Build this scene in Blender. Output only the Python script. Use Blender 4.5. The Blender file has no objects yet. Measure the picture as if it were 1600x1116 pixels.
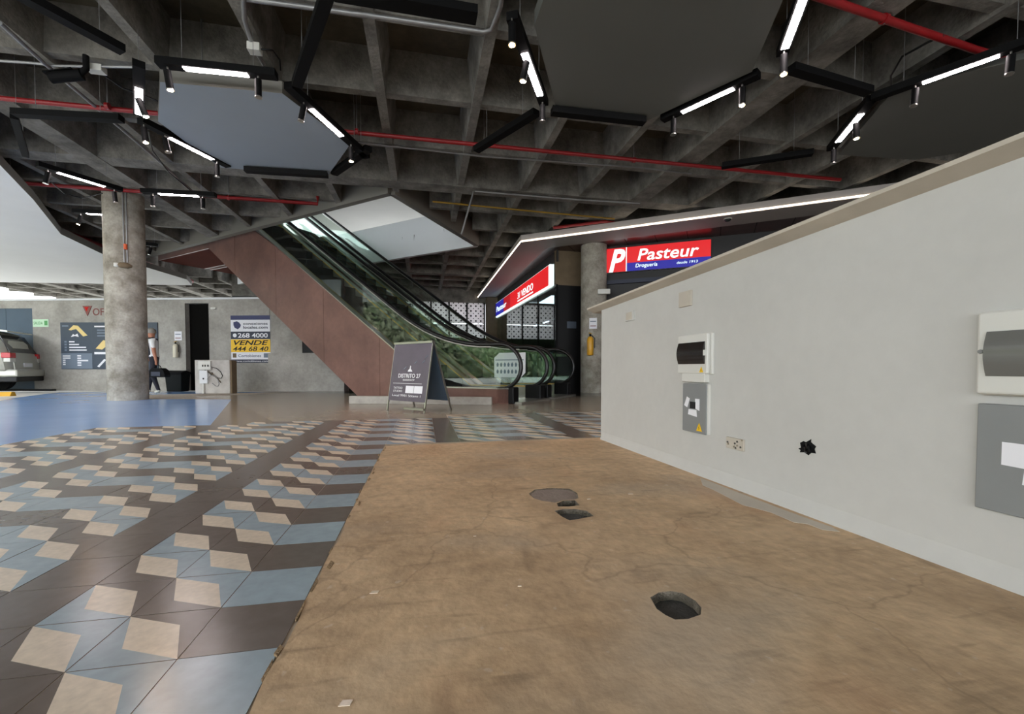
import bpy, bmesh, math, random
from mathutils import Vector, Matrix
from mathutils.geometry import tessellate_polygon
random.seed(7)
S = bpy.context.scene
COL = S.collection
R = math.radians

# ------------------------------------------------------------------ camera
F, PITCH, YAW = 678.5, -0.0292, -0.1991
CX, CY = 800.0, 596.0
CAM = Vector((0.7108, -1.0141, 0.6088))
FW = Vector((-math.sin(YAW), math.cos(YAW), 0)); RT = Vector((math.cos(YAW), math.sin(YAW), 0)); UP = Vector((0, 0, 1))
FWD = FW * math.cos(PITCH) + UP * math.sin(PITCH)
UPC = UP * math.cos(PITCH) - FW * math.sin(PITCH)
cd = bpy.data.cameras.new('camera'); cam = bpy.data.objects.new('camera', cd); COL.objects.link(cam)
cd.sensor_width = 36.0; cd.lens = F / 1600 * 36.0
cd.shift_y = (CY - 558.0) / 1600.0
cd.clip_start = 0.02; cd.clip_end = 300
cam.location = CAM
cam.rotation_euler = (math.pi / 2 + PITCH, 0, YAW)
S.camera = cam

# ------------------------------------------------------------------ light
w = bpy.data.worlds.new('overcast_sky'); S.world = w; w.use_nodes = True
bg = w.node_tree.nodes['Background']
bg.inputs[0].default_value = (0.90, 0.95, 1.0, 1); bg.inputs[1].default_value = 2.0
S.view_settings.view_transform = 'Standard'; S.view_settings.look = 'None'
S.view_settings.gamma = 1.0; S.view_settings.use_curve_mapping = False
S.view_settings.exposure = 1.75
S.cycles.use_denoising = True
S.cycles.max_bounces = 8; S.cycles.transparent_max_bounces = 16
S.cycles.sample_clamp_indirect = 6.0
S.cycles.caustics_reflective = False; S.cycles.caustics_refractive = False

# ------------------------------------------------------------------ pixel -> place helpers
def ray(x, y): return FWD + RT * ((x - CX) / F) - UPC * ((y - CY) / F)
def G(x, y, z=0.0):
    r = ray(x, y); return CAM + r * ((z - CAM.z) / r.z)
def V(x, y, P, d):
    """ray of a pixel cut with the upright plane through P along d"""
    P = Vector((P[0], P[1], 0)); d = Vector((d[0], d[1], 0)); n = Vector((-d.y, d.x, 0))
    r = ray(x, y); return CAM + r * (((P - CAM).dot(n)) / r.dot(n))
def DP(x, y, dist): return CAM + ray(x, y) * dist
def V3(*a): return Vector(a)

# ------------------------------------------------------------------ materials
def lin(c):
    return tuple(((v / 255) / 12.92 if v / 255 <= 0.04045 else ((v / 255 + 0.055) / 1.055) ** 2.4) for v in c) + (1.0,)
MATS = {}
def mat(name, rgb, rough=0.6, metal=0.0, var=0.0, scale=4.0, rgb2=None, bump=0.0, bscale=None, spec=0.5, fine=0.0):
    m = bpy.data.materials.new(name); m.use_nodes = True; nt = m.node_tree; N = nt.nodes; L = nt.links
    b = N['Principled BSDF']; b.inputs['Roughness'].default_value = rough; b.inputs['Metallic'].default_value = metal
    b.inputs['Specular IOR Level'].default_value = spec
    c = lin(rgb)
    b.inputs['Base Color'].default_value = c
    if var > 0 or rgb2:
        tc = N.new('ShaderNodeTexCoord'); geo = N.new('ShaderNodeNewGeometry')
        n1 = N.new('ShaderNodeTexNoise'); n1.inputs['Scale'].default_value = scale; n1.inputs['Detail'].default_value = 6; n1.inputs['Roughness'].default_value = 0.62
        L.new(geo.outputs['Position'], n1.inputs['Vector'])
        rp = N.new('ShaderNodeValToRGB'); rp.color_ramp.elements[0].position = 0.33; rp.color_ramp.elements[1].position = 0.68
        lo = lin(rgb2) if rgb2 else tuple(v * (1 - var) for v in c[:3]) + (1,)
        hi = c if rgb2 else tuple(min(1, v * (1 + var)) for v in c[:3]) + (1,)
        rp.color_ramp.elements[0].color = lo; rp.color_ramp.elements[1].color = hi
        L.new(n1.outputs['Fac'], rp.inputs['Fac'])
        out = rp.outputs['Color']
        if fine > 0:
            n2 = N.new('ShaderNodeTexNoise'); n2.inputs['Scale'].default_value = scale * 9; n2.inputs['Detail'].default_value = 4
            L.new(geo.outputs['Position'], n2.inputs['Vector'])
            mr = N.new('ShaderNodeMapRange'); mr.inputs['From Min'].default_value = 0.3; mr.inputs['From Max'].default_value = 0.7
            mr.inputs['To Min'].default_value = 1 - fine; mr.inputs['To Max'].default_value = 1 + fine * 0.6
            L.new(n2.outputs['Fac'], mr.inputs['Value'])
            mx = N.new('ShaderNodeMix'); mx.data_type = 'RGBA'; mx.blend_type = 'MULTIPLY'; mx.inputs[0].default_value = 1
            L.new(out, mx.inputs[6]); L.new(mr.outputs[0], mx.inputs[7]); out = mx.outputs[2]
        L.new(out, b.inputs['Base Color'])
        if bump > 0:
            n3 = N.new('ShaderNodeTexNoise'); n3.inputs['Scale'].default_value = bscale or scale * 6; n3.inputs['Detail'].default_value = 5
            L.new(geo.outputs['Position'], n3.inputs['Vector'])
            bp = N.new('ShaderNodeBump'); bp.inputs['Strength'].default_value = bump; bp.inputs['Distance'].default_value = 0.02
            L.new(n3.outputs['Fac'], bp.inputs['Height']); L.new(bp.outputs['Normal'], b.inputs['Normal'])
    MATS[name] = m
    return m
def emit(name, rgb, strength):
    m = bpy.data.materials.new(name); m.use_nodes = True; nt = m.node_tree
    b = nt.nodes['Principled BSDF']; b.inputs['Base Color'].default_value = (0.02, 0.02, 0.02, 1)
    b.inputs['Emission Color'].default_value = lin(rgb); b.inputs['Emission Strength'].default_value = strength
    MATS[name] = m; return m
def glass(name, tint, refl=1.0, rough=0.02, ior=1.5):
    m = bpy.data.materials.new(name); m.use_nodes = True; nt = m.node_tree; N = nt.nodes; L = nt.links
    N.remove(N['Principled BSDF']); out = N['Material Output']
    t = N.new('ShaderNodeBsdfTransparent'); t.inputs[0].default_value = lin(tint)
    g = N.new('ShaderNodeBsdfGlossy'); g.inputs['Roughness'].default_value = rough; g.inputs[0].default_value = (0.9, 1.0, 0.96, 1)
    fr = N.new('ShaderNodeFresnel'); fr.inputs[0].default_value = ior
    mu = N.new('ShaderNodeMath'); mu.operation = 'MULTIPLY'; mu.inputs[1].default_value = refl; mu.use_clamp = True
    mx = N.new('ShaderNodeMixShader')
    ge = N.new('ShaderNodeNewGeometry'); iv = N.new('ShaderNodeMath'); iv.operation = 'SUBTRACT'; iv.inputs[0].default_value = 1.0; L.new(ge.outputs['Backfacing'], iv.inputs[1])
    m2 = N.new('ShaderNodeMath'); m2.operation = 'MULTIPLY'; L.new(mu.outputs[0], m2.inputs[0]); L.new(iv.outputs[0], m2.inputs[1])
    L.new(fr.outputs[0], mu.inputs[0]); L.new(m2.outputs[0], mx.inputs[0]); L.new(t.outputs[0], mx.inputs[1]); L.new(g.outputs[0], mx.inputs[2])
    L.new(mx.outputs[0], out.inputs[0]); MATS[name] = m; return m

mat('tile_white', (224, 208, 186), 0.22, var=0.10, scale=6, fine=0.10)
mat('tile_grey', (112, 102, 94), 0.20, var=0.10, scale=3, fine=0.08)
mat('tile_blue', (158, 174, 182), 0.20, var=0.10, scale=3, fine=0.08)
mat('grout', (172, 158, 138), 0.9, var=0.3, scale=5)
mat('screed', (214, 184, 146), 0.62, rgb2=(174, 146, 112), scale=2.2, fine=0.17, bump=0.25, bscale=18)
def screed_detail():
    m = MATS['screed']; nt = m.node_tree; N = nt.nodes; L = nt.links; b = N['Principled BSDF']
    src = b.inputs['Base Color'].links[0].from_socket
    geo = N.new('ShaderNodeNewGeometry')
    def layer(src, sc, rot, lo, hi, col, amt, det=5, dist=0.0):
        mp = N.new('ShaderNodeMapping'); mp.inputs['Scale'].default_value = sc; mp.inputs['Rotation'].default_value = (0, 0, rot)
        L.new(geo.outputs['Position'], mp.inputs[0])
        nz = N.new('ShaderNodeTexNoise'); nz.inputs['Scale'].default_value = 1.0; nz.inputs['Detail'].default_value = det; nz.inputs['Distortion'].default_value = dist
        L.new(mp.outputs[0], nz.inputs['Vector'])
        mr = N.new('ShaderNodeMapRange'); mr.inputs['From Min'].default_value = lo; mr.inputs['From Max'].default_value = hi; mr.inputs['To Max'].default_value = amt
        L.new(nz.outputs['Fac'], mr.inputs['Value'])
        mx = N.new('ShaderNodeMix'); mx.data_type = 'RGBA'; L.new(mr.outputs[0], mx.inputs[0]); L.new(src, mx.inputs[6]); mx.inputs[7].default_value = lin(col)
        return mx.outputs[2]
    src = layer(src, (3.2, 22, 1), 0.25, 0.60, 0.72, (112, 92, 68), 0.42)      # long trowel scuffs
    src = layer(src, (9, 2.4, 1), -0.5, 0.62, 0.72, (124, 102, 78), 0.4)
    src = layer(src, (1.1, 1.6, 1), 0.0, 0.52, 0.70, (168, 156, 138), 0.55)    # pale wash
    src = layer(src, (1.6, 1.1, 1), 0.9, 0.56, 0.72, (196, 148, 108), 0.45)    # ochre stain
    src = layer(src, (26, 26, 1), 0.0, 0.68, 0.74, (216, 202, 182), 0.35, 2)    # plaster splashes
    vo = N.new('ShaderNodeTexVoronoi'); vo.feature = 'DISTANCE_TO_EDGE'; vo.inputs['Scale'].default_value = 0.9
    nz = N.new('ShaderNodeTexNoise'); nz.inputs['Scale'].default_value = 3.0; nz.inputs['Detail'].default_value = 4
    ad = N.new('ShaderNodeVectorMath'); ad.operation = 'MULTIPLY_ADD'; ad.inputs[1].default_value = (0.35, 0.35, 0.35)
    L.new(geo.outputs['Position'], nz.inputs['Vector']); L.new(nz.outputs['Color'], ad.inputs[0]); L.new(geo.outputs['Position'], ad.inputs[2]); L.new(ad.outputs[0], vo.inputs['Vector'])
    mr = N.new('ShaderNodeMapRange'); mr.inputs['From Min'].default_value = 0.0; mr.inputs['From Max'].default_value = 0.006; mr.inputs['To Min'].default_value = 0.28; mr.inputs['To Max'].default_value = 0.0
    L.new(vo.outputs['Distance'], mr.inputs['Value'])
    mx = N.new('ShaderNodeMix'); mx.data_type = 'RGBA'; L.new(mr.outputs[0], mx.inputs[0]); L.new(src, mx.inputs[6]); mx.inputs[7].default_value = lin((92, 74, 54))
    L.new(mx.outputs[2], b.inputs['Base Color'])
screed_detail()
mat('screed_patch', (140, 126, 116), 0.8, var=0.15, scale=9, bump=0.3)
mat('screed_edge', (140, 116, 84), 0.9, var=0.3, scale=14, bump=0.6)
mat('pit_dark', (74, 74, 71), 0.9, var=0.25, scale=20, bump=0.4)
mat('pit_rim', (150, 140, 124), 0.95, var=0.35, scale=30, bump=0.8)
mat('blue_floor', (140, 174, 222), 0.16, var=0.06, scale=1.0)
mat('beige_floor', (156, 146, 130), 0.2, var=0.10, scale=1.2, fine=0.06)
mat('beige_dark', (128, 114, 98), 0.2, var=0.10, scale=1.2)
mat('asphalt', (196, 192, 184), 0.85, var=0.15, scale=1.5)
mat('pale_strip', (176, 166, 152), 0.9, var=0.35, scale=22)
mat('dark_gloss_floor', (60, 60, 62), 0.15, var=0.1, scale=2)
mat('white_wall', (194, 193, 188), 0.75, var=0.035, scale=2.0, fine=0.02, bump=0.10, bscale=9)
mat('cap_beige', (190, 182, 168), 0.8, var=0.08, scale=4)
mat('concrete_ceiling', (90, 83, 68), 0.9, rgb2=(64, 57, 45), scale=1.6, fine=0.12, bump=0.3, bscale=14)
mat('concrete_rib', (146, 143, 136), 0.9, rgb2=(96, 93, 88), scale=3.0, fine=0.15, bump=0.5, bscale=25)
mat('concrete_column', (182, 176, 164), 0.75, rgb2=(124, 117, 104), scale=3.2, fine=0.15, bump=0.3, bscale=20)
mat('concrete_back', (178, 174, 166), 0.85, rgb2=(146, 142, 134), scale=1.8, fine=0.1, bump=0.15)
mat('panel_grey', (146, 156, 165), 0.7, var=0.03, scale=1)
mat('panel_grey_shaded', (96, 98, 94), 0.7, var=0.03, scale=1)  # panel grey darkened in colour for daylight falling off from the left
mat('panel_side', (126, 123, 116), 0.7, var=0.03, scale=1)
mat('white_drop', (224, 226, 228), 0.7, var=0.02, scale=1)
mat('white_paint', (218, 220, 222), 0.6, var=0.02, scale=1)
mat('canopy_white', (176, 170, 166), 0.6, var=0.02, scale=1)
mat('pedestal_grey', (206, 202, 196), 0.8, rgb2=(176, 170, 164), scale=4)
mat('black_metal', (9, 9, 10), 0.7, spec=0.15)
mat('black_soft', (20, 20, 22), 0.7)
mat('black_rubber', (10, 10, 11), 0.35)
mat('red_pipe', (140, 24, 28), 0.4, var=0.1, scale=3)
mat('galv', (150, 150, 150), 0.45, metal=0.6, var=0.1, scale=6)
mat('steel', (190, 188, 182), 0.28, metal=0.9)
mat('brown_clad', (128, 94, 84), 0.42, rgb2=(104, 74, 66), scale=1.4, fine=0.08)
mat('brown_under', (92, 44, 36), 0.95, var=0.1, scale=1, spec=0.05)
mat('white_plastic', (212, 211, 204), 0.35)
mat('box_grey', (132, 134, 134), 0.45, var=0.03, scale=5)
mat('smoked', (38, 34, 32), 0.12)
mat('smoked_light', (108, 108, 104), 0.15)
mat('yellow', (236, 190, 30), 0.5)
mat('paper', (232, 232, 236), 0.8)
mat('dark_wall', (26, 25, 25), 0.5, var=0.1, scale=2)
mat('black_panel', (9, 9, 10), 0.5, spec=0.25)
mat('door_dark', (12, 11, 9), 0.9, spec=0.1)
mat('brown_soffit', (78, 52, 50), 0.3, var=0.1, scale=1)
mat('pillar_brown', (112, 96, 74), 0.8, var=0.15, scale=3)
mat('foliage_a', (98, 112, 70), 0.6, var=0.35, scale=3)
mat('foliage_b', (146, 148, 114), 0.6, var=0.35, scale=3)
mat('lawn_dark', (44, 58, 34), 0.9, var=0.3, scale=3)
mat('navy', (40, 46, 92), 0.5)
mat('navy_dark', (36, 42, 62), 0.5)
mat('slate', (66, 76, 88), 0.5)
mat('slate_light', (112, 124, 138), 0.5)
mat('sand', (226, 200, 132), 0.5)
mat('rust', (128, 76, 70), 0.7)
mat('green_sign', (196, 226, 196), 0.5)
mat('green_ink', (90, 160, 96), 0.6)
mat('board_face', (92, 84, 96), 0.25, var=0.08, scale=5)
mat('gold', (196, 158, 74), 0.4)
mat('skin', (176, 118, 92), 0.55)
mat('hair_grey', (150, 146, 138), 0.7)
mat('shirt_white', (226, 226, 226), 0.8)
mat('cloth_dark', (26, 26, 38), 0.8)
mat('shoe_pale', (200, 196, 180), 0.7)
mat('bag_black', (14, 15, 17), 0.8, spec=0.2)
mat('bin_black', (15, 19, 19), 0.7, spec=0.2)
mat('car_paint', (190, 190, 180), 0.3, metal=0.35)
mat('car_glass', (48, 50, 52), 0.06)
mat('car_trim', (20, 20, 22), 0.6)
mat('tyre', (14, 14, 14), 0.85)
mat('tail_red', (190, 20, 30), 0.2)
mat('gate_blue', (74, 90, 106), 0.5, var=0.06, scale=2)
mat('yellow_paint', (200, 150, 24), 0.7)
mat('orange_tag', (196, 84, 40), 0.6)
mat('blue_tag', (50, 60, 150), 0.6)
mat('yellow_pipe', (150, 116, 30), 0.6)
mat('ext_yellow', (216, 160, 40), 0.35)
mat('ext_white', (222, 214, 190), 0.35)
mat('shelf_white', (210, 214, 220), 0.6)
emit('led', (255, 240, 240), 24.0)
emit('led_strip', (255, 236, 214), 2.2)
emit('spot_lens', (255, 200, 130), 150.0)
emit('sign_red', (216, 22, 28), 0.33)
emit('sign_dark_red', (150, 10, 20), 0.4)
emit('sign_blue', (28, 26, 140), 0.38)
emit('sign_white', (220, 245, 245), 0.5)
emit('shop_light', (235, 245, 255), 4.0)
emit('warm_glow', (255, 190, 110), 1.5)
glass('balustrade_glass', (243, 249, 246), 2.0)
glass('shop_glass', (190, 202, 206), 2.0)
def lattice_mat():
    m = bpy.data.materials.new('lattice'); m.use_nodes = True; nt = m.node_tree; N = nt.nodes; L = nt.links
    b = N['Principled BSDF']; b.inputs['Roughness'].default_value = 0.8
    tc = N.new('ShaderNodeTexCoord'); mp = N.new('ShaderNodeMapping'); mp.inputs['Scale'].default_value = (4.6, 4.6, 4.6)
    L.new(tc.outputs['Object'], mp.inputs[0])
    def dots(off, rad):
        mp2 = N.new('ShaderNodeVectorMath'); mp2.operation = 'ADD'; mp2.inputs[1].default_value = (off, 0, off)
        L.new(mp.outputs[0], mp2.inputs[0])
        fr = N.new('ShaderNodeVectorMath'); fr.operation = 'FRACTION'; L.new(mp2.outputs[0], fr.inputs[0])
        sb = N.new('ShaderNodeVectorMath'); sb.operation = 'SUBTRACT'; sb.inputs[1].default_value = (0.5, 0.5, 0.5); L.new(fr.outputs[0], sb.inputs[0])
        ml = N.new('ShaderNodeVectorMath'); ml.operation = 'MULTIPLY'; ml.inputs[1].default_value = (1, 0, 1); L.new(sb.outputs[0], ml.inputs[0])
        ln = N.new('ShaderNodeVectorMath'); ln.operation = 'LENGTH'; L.new(ml.outputs[0], ln.inputs[0])
        lt = N.new('ShaderNodeMath'); lt.operation = 'LESS_THAN'; lt.inputs[1].default_value = rad; L.new(ln.outputs['Value'], lt.inputs[0])
        return lt
    a, c = dots(0, 0.18), dots(0.5, 0.11)
    ad = N.new('ShaderNodeMath'); ad.operation = 'MAXIMUM'; L.new(a.outputs[0], ad.inputs[0]); L.new(c.outputs[0], ad.inputs[1])
    mx = N.new('ShaderNodeMix'); mx.data_type = 'RGBA'; mx.inputs[6].default_value = lin((244, 240, 242)); mx.inputs[7].default_value = lin((54, 54, 56))
    L.new(ad.outputs[0], mx.inputs[0]); L.new(mx.outputs[2], b.inputs['Base Color'])
    tr = N.new('ShaderNodeBsdfTranslucent'); L.new(mx.outputs[2], tr.inputs[0]); ms = N.new('ShaderNodeMixShader'); ms.inputs[0].default_value = 0.5
    L.new(b.outputs[0], ms.inputs[1]); L.new(tr.outputs[0], ms.inputs[2]); L.new(ms.outputs[0], N['Material Output'].inputs[0])
    MATS['lattice'] = m
lattice_mat()

# ------------------------------------------------------------------ mesh builder
class MB:
    def __init__(s): s.v = []; s.f = []; s.m = []; s.sm = []
    def add(s, vs, fs, m=0, smooth=False):
        o = len(s.v); s.v += [Vector(p) for p in vs]
        for f in fs: s.f.append([i + o for i in f]); s.m.append(m); s.sm.append(smooth)
        return s
    def obox(s, O, U, Vv, W, m=0):
        O, U, Vv, W = Vector(O), Vector(U), Vector(Vv), Vector(W)
        vs = [O, O + U, O + U + Vv, O + Vv, O + W, O + U + W, O + U + Vv + W, O + Vv + W]
        fs = [[0, 3, 2, 1], [4, 5, 6, 7], [0, 1, 5, 4], [1, 2, 6, 5], [2, 3, 7, 6], [3, 0, 4, 7]]
        if U.cross(Vv).dot(W) < 0: fs = [f[::-1] for f in fs]
        return s.add(vs, fs, m)
    def box(s, x0, x1, y0, y1, z0, z1, m=0):
        return s.obox((x0, y0, z0), (x1 - x0, 0, 0), (0, y1 - y0, 0), (0, 0, z1 - z0), m)
    def prism(s, pts, vec, m=0, mside=None):
        """closed outline pts (3d) pushed along vec"""
        pts = [Vector(p) for p in pts]; vec = Vector(vec); n = len(pts)
        tri = tessellate_polygon([pts])
        nrm = Vector((0, 0, 0))
        for i in range(n): nrm += pts[i].cross(pts[(i + 1) % n])
        flip = nrm.dot(vec) > 0
        a = [tuple(t) for t in tri]
        def orient(t, want):
            c = (pts[t[1]] - pts[t[0]]).cross(pts[t[2]] - pts[t[0]])
            return list(t) if c.dot(want) > 0 else list(t)[::-1]
        s.add(pts, [orient(t, -vec) for t in a], m)
        s.add([p + vec for p in pts], [orient(t, vec) for t in a], m)
        q = []
        for i in range(n):
            j = (i + 1) % n
            q.append([i, j, j + n, i + n] if flip else [i, i + n, j + n, j])
        s.add(pts + [p + vec for p in pts], q, m if mside is None else mside)
        return s
    def sheet(s, outer, holes=(), m=0, up=True):
        loops = [[Vector(p) for p in outer]] + [[Vector(p) for p in h] for h in holes]
        flat = [p for l in loops for p in l]
        for t in tessellate_polygon(loops):
            c = (flat[t[1]] - flat[t[0]]).cross(flat[t[2]] - flat[t[0]])
            t = list(t)
            if (c.z > 0) != up: t = t[::-1]
            s.add([flat[i] for i in t], [[0, 1, 2]], m)
        return s
    def tube(s, path, r, n=8, m=0, caps=True, smooth=True):
        path = [Vector(p) for p in path]; rings = []
        rr = r if isinstance(r, (list, tuple)) else [r] * len(path)
        up = None
        for i, p in enumerate(path):
            d = (path[min(i + 1, len(path) - 1)] - path[max(i - 1, 0)])
            if d.length < 1e-9: d = Vector((0, 0, 1))
            d.normalize()
            if up is None:
                up = Vector((0, 0, 1)) if abs(d.z) < 0.9 else Vector((1, 0, 0))
            a = d.cross(up)
            if a.length < 1e-6: a = d.cross(Vector((1, 0, 0)))
            a.normalize(); b = a.cross(d).normalized(); up = b
            rings.append([p + (a * math.cos(2 * math.pi * k / n) + b * math.sin(2 * math.pi * k / n)) * rr[i] for k in range(n)])
        vs = [q for rg in rings for q in rg]; fs = []
        for i in range(len(path) - 1):
            for k in range(n):
                k2 = (k + 1) % n
                fs.append([i * n + k, (i + 1) * n + k, (i + 1) * n + k2, i * n + k2][::-1])
        s.add(vs, fs, m, smooth)
        if caps:
            s.add(rings[0], [list(range(n))], m); s.add(rings[-1], [list(range(n))[::-1]], m)
        return s
    def lathe(s, prof, c=(0, 0, 0), n=24, m=0, smooth=True):
        c = Vector(c); vs = []; fs = []
        for (r, z) in prof:
            for k in range(n):
                a = 2 * math.pi * k / n; vs.append(c + Vector((r * math.cos(a), r * math.sin(a), z)))
        for i in range(len(prof) - 1):
            for k in range(n):
                k2 = (k + 1) % n; fs.append([i * n + k, i * n + k2, (i + 1) * n + k2, (i + 1) * n + k])
        s.add(vs, fs, m, smooth)
        s.add([vs[k] for k in range(n)], [list(range(n))[::-1]], m)
        s.add([vs[(len(prof) - 1) * n + k] for k in range(n)], [list(range(n))], m)
        return s

WM = {}   # world matrix of every empty we make (no rotation lookups through the depsgraph)
def build(name, mb, mats, parent=None, bevel=0.0, local=False, rot=None):
    """one mesh object; vertices are world coordinates unless local"""
    me = bpy.data.meshes.new(name)
    if parent is None and not local:
        xs = [p.x for p in mb.v]; ys = [p.y for p in mb.v]; zs = [p.z for p in mb.v]
        org = Vector(((min(xs) + max(xs)) / 2, (min(ys) + max(ys)) / 2, min(zs)))
        Mx = Matrix.Translation(org)
    elif parent is None:
        Mx = rot or Matrix.Identity(4)
    else:
        Mx = WM[parent.name]
    inv = Mx.inverted()
    vs = mb.v if local else [inv @ p for p in mb.v]
    me.from_pydata([tuple(p) for p in vs], [], mb.f)
    if isinstance(mats, str): mats = [mats]
    for k in mats: me.materials.append(MATS[k])
    for i, pl in enumerate(me.polygons):
        pl.material_index = mb.m[i]; pl.use_smooth = mb.sm[i]
    me.update()
    o = bpy.data.objects.new(name, me); COL.objects.link(o)
    if parent is not None: o.parent = parent; WM[o.name] = Mx
    else: o.matrix_world = Mx; WM[o.name] = Mx
    if bevel > 0:
        bv = o.modifiers.new('bevel', 'BEVEL'); bv.width = bevel; bv.segments = 2; bv.limit_method = 'ANGLE'; bv.angle_limit = R(40)
    return o
def tag(o, label=None, cat=None, group=None, kind=None):
    if label: o['label'] = label
    if cat: o['category'] = cat
    if group: o['group'] = group
    if kind: o['kind'] = kind
    return o
def thing(name, label, cat, loc=(0, 0, 0), M=None, group=None, kind=None):
    o = bpy.data.objects.new(name, None); COL.objects.link(o); o.empty_display_size = 0.1
    Mx = M if M is not None else Matrix.Translation(Vector(loc))
    o.matrix_world = Mx; WM[o.name] = Mx
    return tag(o, label, cat, group, kind)
def frame(O, U, N):
    """matrix with x along U (viewer's right), z up, y away from the viewer; N points to the viewer"""
    U = Vector(U).normalized(); N = Vector(N).normalized(); Z = N.cross(U)
    m = Matrix.Identity(4)
    for i in range(3): m[i][0] = U[i]; m[i][1] = -N[i]; m[i][2] = Z[i]; m[i][3] = O[i]
    return m
FONT_CACHE = {}
def text_mesh(body, size=1.0, shear=0.0, bold=0.0, spacing=1.0):
    cu = bpy.data.curves.new('lettering', 'FONT'); cu.body = body; cu.size = size; cu.shear = shear; cu.offset = bold
    cu.space_character = spacing; cu.extrude = 0.002; cu.resolution_u = 3
    o = bpy.data.objects.new('lettering_src', cu); COL.objects.link(o)
    dg = bpy.context.evaluated_depsgraph_get(); me = bpy.data.meshes.new_from_object(o.evaluated_get(dg))
    bpy.data.objects.remove(o); bpy.data.curves.remove(cu)
    return me
def lettering(body, m, parent, x, z, width=None, height=0.1, y=-0.004, shear=0.0, bold=0.0, name='lettering'):
    """flat letters in the parent's frame: left edge x, base z, fitted to width and height"""
    me = text_mesh(body, 1.0, shear, bold)
    xs = [v.co.x for v in me.vertices]; ys = [v.co.y for v in me.vertices]
    if not xs: return None
    x0, x1, y0, y1 = min(xs), max(xs), min(ys), max(ys)
    sy = height / max(1e-6, (y1 - y0)); sx = width / (x1 - x0) if width else sy
    for v in me.vertices:
        c = v.co.copy(); v.co = ((c.x - x0) * sx + x, y - c.z * 0.5, (c.y - y0) * sy + z)
    me.name = name; me.materials.clear(); me.materials.append(MATS[m])
    o = bpy.data.objects.new(name, me); COL.objects.link(o); o.parent = parent
    WM[o.name] = WM[parent.name]
    return o
def plate(name, parent, x0, x1, z0, z1, m, y0=-0.003, y1=0.0, bevel=0.0):
    return build(name, MB().box(x0, x1, y0, y1, z0, z1), m, parent, bevel=bevel, local=True)
def poly_plate(name, parent, pts, m, y0=-0.004, t=0.002):
    return build(name, MB().prism([(p[0], y0, p[1]) for p in pts], (0, -t, 0)), m, parent, local=True)

ZC = 4.0        # soffit of the ribs
# ================================================================== FLOOR
floor = thing('floor', 'polished ground floor of the concourse with patterned cement tiles', 'floor', (0, 0, 0), kind='structure')
mb = MB().box(-60, 60, -40, 70, -0.30, -0.06)
build('subfloor', mb, 'asphalt', floor)
T = 0.2; GAP = 0.0013
def tile_mesh(kind):
    g = GAP
    def P(a, b, z=0.0): return Vector((g + a * (T - 2 * g), g + b * (T - 2 * g), z))
    mb = MB()
    if kind in (1, 2):
        k = 0.31
        lb = [P(0, 0), P(1, 0), P(k, k), P(0, 1)]; ra = [P(1, 1), P(0, 1), P(1 - k, 1 - k), P(1, 0)]
        wh = [P(0, 1), P(k, k), P(1, 0), P(1 - k, 1 - k)]
        a, b = (2, 1) if kind == 1 else (1, 2)
        mb.add(lb, [[0, 1, 2, 3]], a); mb.add(ra, [[0, 1, 2, 3]], b); mb.add(wh, [[0, 1, 2, 3]], 0)
        side = 1
    else:
        side = 1 if kind == 'grey' else 2
        mb.add([P(0, 0), P(1, 0), P(1, 1), P(0, 1)], [[0, 1, 2, 3]], side)
    for (a0, b0, a1, b1) in ((0, 0, 1, 0), (1, 0, 1, 1), (1, 1, 0, 1), (0, 1, 0, 0)):
        mb.add([P(a0, b0), P(a0, b0, -0.03), P(a1, b1, -0.03), P(a1, b1)], [[0, 1, 2, 3]], side)
    return mb
def tile_kind(u, v):
    c = (u - 1) % 6                     # 0 striped column, 3 plain dark column, others patterned
    blk = ((u - 2) // 6)                # colours swap from one striped column to the next
    if c == 3: return 'grey'
    if c == 0:
        even = (v % 2 == 0)
        flip = ((u - 1) // 6) % 2 == 1
        return 'grey' if even != flip else 'blue'
    even = ((u + v) % 2 == 0)
    flip = blk % 2 == 0
    return 1 if even != flip else 2
def tile_ok(u, v):
    x0, y0 = u * T, v * T
    if u < -14 or v < -5: return False
    if u >= 2 and y0 < 2.55: return False
    if u < -13: return False
    lim = 21 if u < -6 else (22 if u < 5 else (23 if u < 10 else 24))
    if v >= lim: return False
    if u > 17: return False
    return True
def proj_ok(p):
    d = p - CAM; z = d.dot(FWD)
    if z < 0.15: return False
    px = CX + F * d.dot(RT) / z; py = CY - F * d.dot(UPC) / z
    return -120 < px < 1720 and py < 1330
tm = {}
for k in (1, 2, 'grey', 'blue'):
    t0 = build('cement_tile', tile_mesh(k), ['tile_white', 'tile_grey', 'tile_blue'], floor)
    tm[k] = t0.data; bpy.data.objects.remove(t0)
cells = []
for u in range(-14, 18):
    for v in range(-5, 25):
        if tile_ok(u, v):
            c = Vector((u * T + T / 2, v * T + T / 2, 0))
            if proj_ok(c): cells.append(((c - CAM).length, u, v))
cells.sort()
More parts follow.
